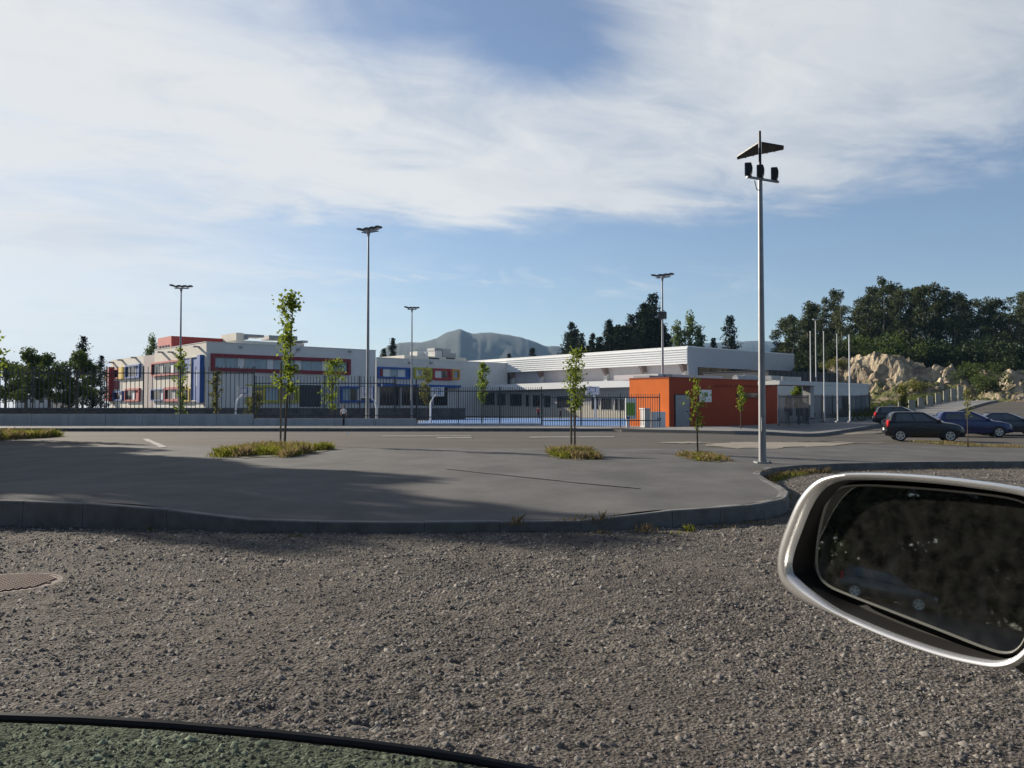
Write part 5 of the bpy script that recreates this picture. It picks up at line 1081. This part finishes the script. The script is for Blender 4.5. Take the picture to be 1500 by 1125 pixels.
# eucalypts on the rock
LE = 'dark slender eucalyptus in the dense stand above the rock cutting'; GE = 'eucalyptus trees above the rock cutting'
top_line = lambda px: float(np.interp(px, [1120, 1140, 1155, 1180, 1205, 1225, 1245, 1270, 1290, 1320, 1360, 1400, 1430, 1455, 1470, 1480, 1500, 1600, 1700], [492, 486, 458, 444, 436, 424, 430, 418, 406, 408, 408, 416, 420, 424, 440, 430, 414, 410, 420]))
def eu(px, pt, Y, label, k=None, wide=1.0):
    q = at(px, 598, Y); q.z = terr(q.x, q.y) - .2 if 22 < q.x < 250 and q.y < 260 else .3; h = at(px, pt, Y).z - q.z; s = h / 11.4
    return plant_tree('eucalyptus_tree', EU[k if k is not None else rr.randrange(5)], label, 'tree', q, max(.62, min(1.35, s * wide)), rr.random() * 6, GE, sz=s)
for px, pt, Y, lab in ((1137, 486, 150, 'small rounded eucalyptus apart from the others, right of the street lamp'), (1225, 421, 150, 'thin eucalyptus with a small separate topmost tuft, left of the dense stand'), (1184, 439, 148, 'spindly eucalyptus with two flat tufts above the leftmost flagpole'), (1294, 403, 152, 'eucalyptus poking highest out of the left part of the dense stand'), (1160, 460, 146, 'leftmost airy eucalyptus of the stand beside the sports hall'), (1210, 434, 149, 'airy eucalyptus above the second flagpole')): eu(px, pt, Y, lab, k=2 if 'thin' in lab or 'spindly' in lab else 0)
for i in range(62):
    px = 1150 + 430 * (i + rr.random()) / 62; dens = px > 1255; Y = rr.uniform(138, 168); pt = top_line(px) + (rr.random() ** 1.4) * (34 if dens else 60) + 2; eu(px, pt, Y, LE)
# bushes on and below the rock
def bush_mesh(seed, leaf):  # low wide shrub
    rng = np.random.default_rng(seed); cl = [(rng.normal() * .7, rng.normal() * .7, rng.uniform(.3, 1.2), rng.uniform(.4, .8), rng.uniform(.4, .7)) for _ in range(9)]; V_, Q = crown_clumps(rng, cl, 420, .085, .1, .55); b = MB(); b.tube([(0, 0, -.2), (.05, 0, .9)], [.08, .03], 5); return b.mesh('trunk', bark), fast_mesh('crown', V_, Q, leaf)
BU = [bush_mesh(600, lf_dark), bush_mesh(601, lf_mid), bush_mesh(602, lf_dark), bush_mesh(603, lf_olive)]
for i in range(70):
    px = rr.uniform(1170, 1620); Y = rr.uniform(118, 142); q = at(px, 598, Y); q.z = terr(q.x, q.y)
    if foot_q(q.x, q.y) < 14: continue
    plant_tree('bush', BU[rr.choice((0, 0, 2, 2, 1))], 'dark bush under the eucalyptus trees at the top of the rock', 'bush', q, rr.uniform(1.6, 3.4), rr.random() * 6, 'bushes at the top of the rock')
for px, py, Y, s, k, lab in ((1342, 545, 108, 1.3, 3, 'yellow-green bush in the middle of the rubble slope'), (1445, 552, 104, 1.5, 1, 'green bush at the right of the rubble slope, behind the young tree'), (1180, 548, 120, 1.7, 1, 'bright green bush at the foot of the rock, left of the flagpoles'), (1225, 545, 122, 1.2, 3, 'olive bush on the pale rock between the flagpoles'), (1425, 540, 110, 1.6, 1, 'grey-green bush high on the rubble slope'), (1300, 520, 124, 1.5, 0, 'dark bush on the ledge left of the shaded rock face'), (1480, 540, 112, 2.0, 0, 'dark bush on the slope at the right picture edge'), (1395, 530, 118, 1.8, 0, 'dark bush above the middle of the rubble slope')):
    q = at(px, 598, Y); q.z = terr(q.x, q.y) - .1; plant_tree('bush', BU[k], lab, 'bush', q, s, rr.random() * 6, 'bushes on the rubble slope')
# grass bank behind the slab fence
rng = np.random.default_rng(8); sp = []
for s in np.linspace(34, 72, 40):
    x, y = k2(s, 6.0); sp.append((x, y, .7, .8))
tuft_patch('bank_grass', sp, lambda X, Y: road_z(X, Y) - .05 if X < 22 else terr(X, Y), .5, 1.5, 6000, leaf_mat('bank_grass', (0.0370, 0.0555, 0.0089), (0.1184, 0.1332, 0.0296), .4), 8)
# boulders in the rubble
rock_m = mat('boulder', (0.4125, 0.3300, 0.2250), rough=.95, col2=(0.1950, 0.1500, 0.1050), scale=1.2, bump=.6, bscale=5)
def boulder(seed):
    rng = np.random.default_rng(seed); import bmesh; bm = bmesh.new(); bmesh.ops.create_icosphere(bm, subdivisions=2, radius=.5)
    for v in bm.verts: v.co *= 1 + .35 * mnoise.noise(v.co * 2.2 + Vector((seed, 0, 0))); v.co.z *= .7
    me = bpy.data.meshes.new('boulder'); bm.to_mesh(me); bm.free(); me.materials.append(rock_m); return me
BO = [boulder(i) for i in range(5)]
for i in range(110):
    px = rr.uniform(1255, 1560); Y = rr.uniform(95, 118); q = at(px, 598, Y)
    if not (-1 < foot_q(q.x, q.y) < 11): continue
    q.z = terr(q.x, q.y) + .05; o = link_mesh('boulder', rr.choice(BO), None, q); o.rotation_euler = (rr.random(), rr.random(), rr.random() * 6); s = rr.uniform(.3, .95) ; o.scale = (s, s * rr.uniform(.7, 1.1), s * .8); tag(o, 'sandy boulder in the rubble at the foot of the rock cutting', 'boulder', 'boulders in the rubble')

# ---- trees out of the frame to the left: they throw the long shadow and stand in the wing mirror
perp = Vector((-SUN_DIR.y * -1, -SUN_DIR.x)).normalized(); dirn = Vector((-SUN_DIR.x, -SUN_DIR.y)).normalized(); GL = 'trees along the left side of the lot'
OT = [broadleaf(700, 11, 3.4, lf_dark, .22, 420, .17), broadleaf(701, 11, 3.0, lf_mid, .25, 380, .17), broadleaf(702, 11, 3.8, lf_dark, .18, 420, .17)]
for c, s, h, k in ((6.4, -45, 12.9, 0), (5.8, -38, 10.4, 1), (7.2, -40, 12.5, 1), (8.4, -39, 12.9, 0), (9.6, -41, 12.2, 1), (10.9, -44, 11.4, 2), (12.4, -47, 9.6, 0), (13.6, -50, 8.2, 1), (4.9, -35, 8.6, 1), (9.0, -49, 15.0, 2)):
    p = perp * c + dirn * s; plant_tree('broadleaf_tree', OT[k], 'dense tree in the row along the left side of the lot', 'tree', (p.x, p.y, 0), h / 11, rr.random() * 6, GL, sz=h / 11)
for i in range(12):
    plant_tree('broadleaf_tree', OT[i % 3], 'tall dense tree in the wood that shows in the wing mirror', 'tree', (-46 + rr.uniform(-3, 3), -20 + 3.6 * i, 0), rr.uniform(1.3, 1.7), rr.random() * 6, GL)
def mass(name, n, box, r0, r1, per, size, leaf, seed, hfun=None):
    rng = np.random.default_rng(seed); cl = []
    for _ in range(n):
        u, v = rng.random(), rng.random(); a, c_ = box(u, v); h = (hfun(u) if hfun else 12); r = rng.uniform(r0, r1); cl.append((a, c_, rng.random() ** 1.2 * h + .3, r, r * .8))
    V_, Q = crown_clumps(rng, cl, per, size, .1, .55); return tag(link_mesh(name, fast_mesh(name, V_, Q, leaf)), kind='stuff')
mass('undergrowth', 420, lambda u, v: (-58 + 10 * v, -28 + 56 * u), 1.0, 2.0, 230, .18, lf_dark, 31, lambda u: 15)
mass('undergrowth', 200, lambda u, v: (-50 + 3 * v, -26 + 52 * u), .9, 1.6, 230, .16, lf_mid, 35, lambda u: 4.5)
mass('undergrowth', 110, lambda u, v: (-30 - 3 * v - 4 * u, 21 + 18 * u), .8, 1.3, 200, .13, lf_dark, 33, lambda u: 3.0)
# wooded bank behind the car, on the other side of the lot: closes the sky low down and fills the mirror
mass('woodland', 620, lambda u, v: (-62 + 122 * u, -25 + 12 * v), 1.2, 2.2, 110, .22, lf_dark, 32, lambda u: 15)
# ------------------------------------------------------------ the car the picture is taken from: near door, its glass and wing mirror
silver = mat('silver_paint', (.50, .50, .495), rough=.26, metal=.75, var=.01); silver.node_tree.nodes['Principled BSDF'].inputs['Coat Weight'].default_value = .5
seal_m = mat('rubber_seal', (.012, .012, .013), rough=.6, var=.1); hous_m = mat('housing_plastic', (.008, .008, .008), rough=.7, var=.1); bez_m = mat('mirror_bezel', (.10, .10, .09), rough=.4, var=.04)
def mirror_glass_mat():
    m = bpy.data.materials.new('mirror_glass'); m.use_nodes = True; b_ = m.node_tree.nodes['Principled BSDF']
    b_.inputs['Base Color'].default_value = (.52, .55, .54, 1); b_.inputs['Metallic'].default_value = 1; b_.inputs['Roughness'].default_value = .02
    nt = m.node_tree; N = nt.nodes; L = nt.links; d = N.new('ShaderNodeBsdfDiffuse'); d.inputs[0].default_value = (.42, .42, .38, 1); mx = N.new('ShaderNodeMixShader')   # a film of dust
    n = N.new('ShaderNodeTexNoise'); n.inputs['Scale'].default_value = 90; n.inputs['Detail'].default_value = 8; g = N.new('ShaderNodeNewGeometry'); L.new(g.outputs['Position'], n.inputs['Vector'])
    r = N.new('ShaderNodeMapRange'); r.inputs['From Min'].default_value = .35; r.inputs['From Max'].default_value = .75; r.inputs['To Min'].default_value = .006; r.inputs['To Max'].default_value = .032; L.new(n.outputs[0], r.inputs['Value'])
    L.new(r.outputs[0], mx.inputs[0]); L.new(b_.outputs[0], mx.inputs[1]); L.new(d.outputs[0], mx.inputs[2]); L.new(mx.outputs[0], N['Material Output'].inputs[0]); return m
def tinted_glass_mat():
    m = bpy.data.materials.new('tinted_glass'); m.use_nodes = True; nt = m.node_tree; N = nt.nodes; L = nt.links; N.clear()
    o = N.new('ShaderNodeOutputMaterial'); tr = N.new('ShaderNodeBsdfTransparent'); tr.inputs[0].default_value = (.80, .90, .82, 1); gl = N.new('ShaderNodeBsdfGlossy'); gl.inputs['Roughness'].default_value = .02; fr = N.new('ShaderNodeFresnel'); fr.inputs[0].default_value = 1.4
    mx = N.new('ShaderNodeMixShader'); L.new(fr.outputs[0], mx.inputs[0]); L.new(tr.outputs[0], mx.inputs[1]); L.new(gl.outputs[0], mx.inputs[2]); L.new(mx.outputs[0], o.inputs[0]); return m
CAR = thing('car', 'silver car door close by, with half-lowered green tinted window and silver wing mirror', 'car', (0.1, .46, 0))
b = MB(); prof = [(.41, .40), (.41, 1.232), (.425, 1.248), (.50, 1.234), (.525, 1.20), (.56, 1.0), (.57, .80), (.55, .55), (.50, .36), (.45, .34)]
b.loft([[(X, y, z - dz) for y, z in prof] for X, dz in ((-.62, .0), (-.2, 0), (.3, .004), (.75, .012))]); b.build('door', silver, CAR, smooth=True)
b = MB(); b.loft([[(X, y, z) for y, z in ((.412, 1.244), (.412, 1.256), (.436, 1.256), (.436, 1.244))] for X in (-.6, .2, .72)]); b.build('belt_seal', seal_m, CAR)
b = MB(); b.loft([[(X, y, z) for y, z in ((.462, 1.236), (.462, 1.2545), (.498, 1.2412), (.498, 1.232))] for X in (-.6, .2, .72)]); b.build('belt_seal', seal_m, CAR)
YG = .449; top = [(-330, 1043), (-150, 1045), (0, 1052), (120, 1056), (250, 1064), (400, 1077), (520, 1090), (620, 1103), (690, 1114), (760, 1127), (820, 1138)]
tp = [at(px, py, YG) for px, py in top]
b = MB()
for y0 in (0, 1): pass
n = len(tp); vs = []
for p in tp: vs += [(p.x, YG - .002, 1.15), (p.x, YG - .002, p.z), (p.x, YG + .002, p.z), (p.x, YG + .002, 1.15)]
fs = []
for i in range(n - 1):
    for j in range(3): fs.append((i * 4 + j, (i + 1) * 4 + j, (i + 1) * 4 + j + 1, i * 4 + j + 1))
b.add(vs, fs); wg = b.build('window_glass', tinted_glass_mat(), CAR)
b = MB(); b.tube([p + Vector((0, 0, .0005)) for p in tp], .0027, 8); b.build('glass_edge', seal_m, wg, smooth=True)

# wing mirror: outline points on the mirror's own plane
nM = Vector((-.879, -.477, .05)).normalized(); O = at(1137, 835, .86)
def on_plane(px, py, n, o): d = ray(px, py); c = Vector((0, 0, H)); return c + d * ((o - c).dot(n) / d.dot(n))
eh = Vector((0, 0, 1)).cross(nM).normalized(); ev = nM.cross(eh).normalized()   # in-plane axes
def spline(pts, n, closed=True):
    out = []; P = [Vector(p) for p in pts]; k = len(P)
    for i in range(k):
        a, p, q, c = P[(i - 1) % k], P[i], P[(i + 1) % k], P[(i + 2) % k]
        for j in range(n):
            t = j / n; out.append(.5 * ((2 * p) + (q - a) * t + (2 * a - 5 * p + 4 * q - c) * t * t + (3 * p - a - 3 * q + c) * t ** 3))
    return out
outer_px = [(1500, 716), (1420, 703), (1340, 695), (1270, 692), (1222, 694), (1192, 704), (1168, 730), (1150, 770), (1138, 808), (1137, 836), (1145, 858), (1166, 877), (1195, 892), (1235, 909), (1300, 937), (1370, 962), (1430, 977), (1468, 980), (1500, 966), (1530, 925), (1550, 860), (1556, 790), (1545, 738)]
def to2(p, o=O): d = p - o; return Vector((d.dot(eh), d.dot(ev)))
def to3(q, dep=0.0): return O + eh * q.x + ev * q.y - nM * dep
out2 = spline([to2(on_plane(px, py, nM, O)) for px, py in outer_px], 6)
def inset(poly, d, wide=False):
    k = len(poly); area = sum(poly[i].x * poly[(i + 1) % k].y - poly[(i + 1) % k].x * poly[i].y for i in range(k)); sg = 1 if area > 0 else -1; o = []
    for i in range(k):
        t = (poly[(i + 1) % k] - poly[i - 1]).normalized(); o.append(poly[i] + Vector((-t.y, t.x)) * d * sg * (LW_[i] if wide else 1))
    return o
cen = sum(out2, Vector((0, 0))) / len(out2)
def scl(poly, f): return [cen + (p - cen) * f for p in poly]
xm = [750 + F * to3(p).x / to3(p).y for p in out2]; LW_ = [1 + 1.7 * (1 - sstep(1145, 1235, x)) for x in xm]
b = MB(); rings = [(scl(out2, .25), .085), (scl(out2, .55), .078), (scl(out2, .80), .058), (scl(out2, .93), .034), (inset(out2, .0010), .012), (out2, .006), (inset(out2, .0008), .0015), (inset(out2, .0020, True), -.0010), (inset(out2, .0040, True), -.0006), (inset(out2, .0056, True), .0012), (inset(out2, .0064, True), .005)]
b.loft([[to3(q, d) for q in r] for r, d in rings], caps=False); n = len(out2); b.add([to3(q, .085) for q in scl(out2, .25)], [tuple(range(n))])
WM = b.build('wing_mirror', silver, CAR, smooth=True, ang=75)
b = MB(); rings = [(inset(out2, .0063, True), .0045), (inset(out2, .0068, True), .012), (inset(out2, .0080, True), .030), (inset(out2, .012, True), .034), (scl(out2, .5), .036)]
b.loft([[to3(q, d) for q in r] for r, d in rings], caps=False); b.add([to3(q, .036) for q in scl(out2, .5)], [tuple(range(n))]); b.build('housing', hous_m, WM, smooth=True)
# the glass sits turned a little inside the housing
nG = Vector((-.885, -.462, .112)).normalized(); OG = O - nM * .016 + eh * 0
glass_px = [(1490, 735), (1400, 722), (1300, 714), (1255, 713), (1228, 718), (1213, 738), (1203, 772), (1198, 810), (1200, 838), (1214, 856), (1250, 872), (1310, 895), (1380, 922), (1436, 944), (1466, 953), (1486, 950), (1500, 930), (1514, 880), (1520, 820), (1514, 760)]
gh = Vector((0, 0, 1)).cross(nG).normalized(); gv = nG.cross(gh).normalized()
g3 = [on_plane(px, py, nG, OG) for px, py in glass_px]; g2 = spline([Vector(((p - OG).dot(gh), (p - OG).dot(gv))) for p in g3], 5)
def g3d(q, dep=0.0): return OG + gh * q.x + gv * q.y - nG * dep
bo = inset(g2, -.0028); b = MB(); b.loft([[g3d(q, d) for q in r] for r, d in ((bo, .012), (bo, .001), (inset(bo, .0008), -.0010), (inset(g2, -.0006), .0004), (g2, .0012))], caps=False); b.build('bezel', bez_m, WM, smooth=True)
b = MB(); k = len(g2); b.add([g3d(q, .0006) for q in g2], [tuple(range(k))]); gm = b.build('mirror_glass', mirror_glass_mat(), WM)
# arm to the door
pa = to3(Vector((cen.x, cen.y)), .05)
b = MB(); e1 = on_plane(1492, 950, nM, O) - nM * .050; e0 = Vector((.50, .51, 1.19)); ax = (e0 - e1).normalized()
b.loft([[e + Vector((dx, 0, dz)) * s for dx, dz in ((-.035, -.022), (.035, -.022), (.035, .022), (-.035, .022))] for e, s in ((e1 - ax * .03, .9), (e1.lerp(e0, .5), .9), (e0, 1.25))]); b.build('mirror_arm', hous_m, WM, smooth=True)
# ------------------------------------------------------------ air
b = MB(); b.box(-5200, 5200, -2800, 6200, -1.6, 300)
def haze_mat():
    m = bpy.data.materials.new('haze_air'); m.use_nodes = True; nt = m.node_tree; nt.nodes.clear(); o = nt.nodes.new('ShaderNodeOutputMaterial'); v = nt.nodes.new('ShaderNodeVolumePrincipled')
    v.inputs['Color'].default_value = (.36, .62, 1.0, 1); v.inputs['Density'].default_value = HAZE; v.inputs['Anisotropy'].default_value = .0; nt.links.new(v.outputs[0], o.inputs['Volume']); return m
HAZE = .00008
tag(b.build('haze', haze_mat()), kind='stuff')

# dark car parked in front of the trees, seen in the wing mirror
mp_ = on_plane(1300, 868, nG, OG); dd = (mp_ - Vector((0, 0, H))).normalized(); rf = dd - nG * (2 * dd.dot(nG)); rf.z = 0; rf.normalize()
pc = Vector((mp_.x, mp_.y, 0)) + rf * 42; pc.z = 0
make_car('dark parked car seen only as a reflection in the wing mirror', pc, math.atan2(rf.y, rf.x) + math.pi / 2, MATS['charcoal_paint'], 4.1, 1.46, group='cars parked by the lot')
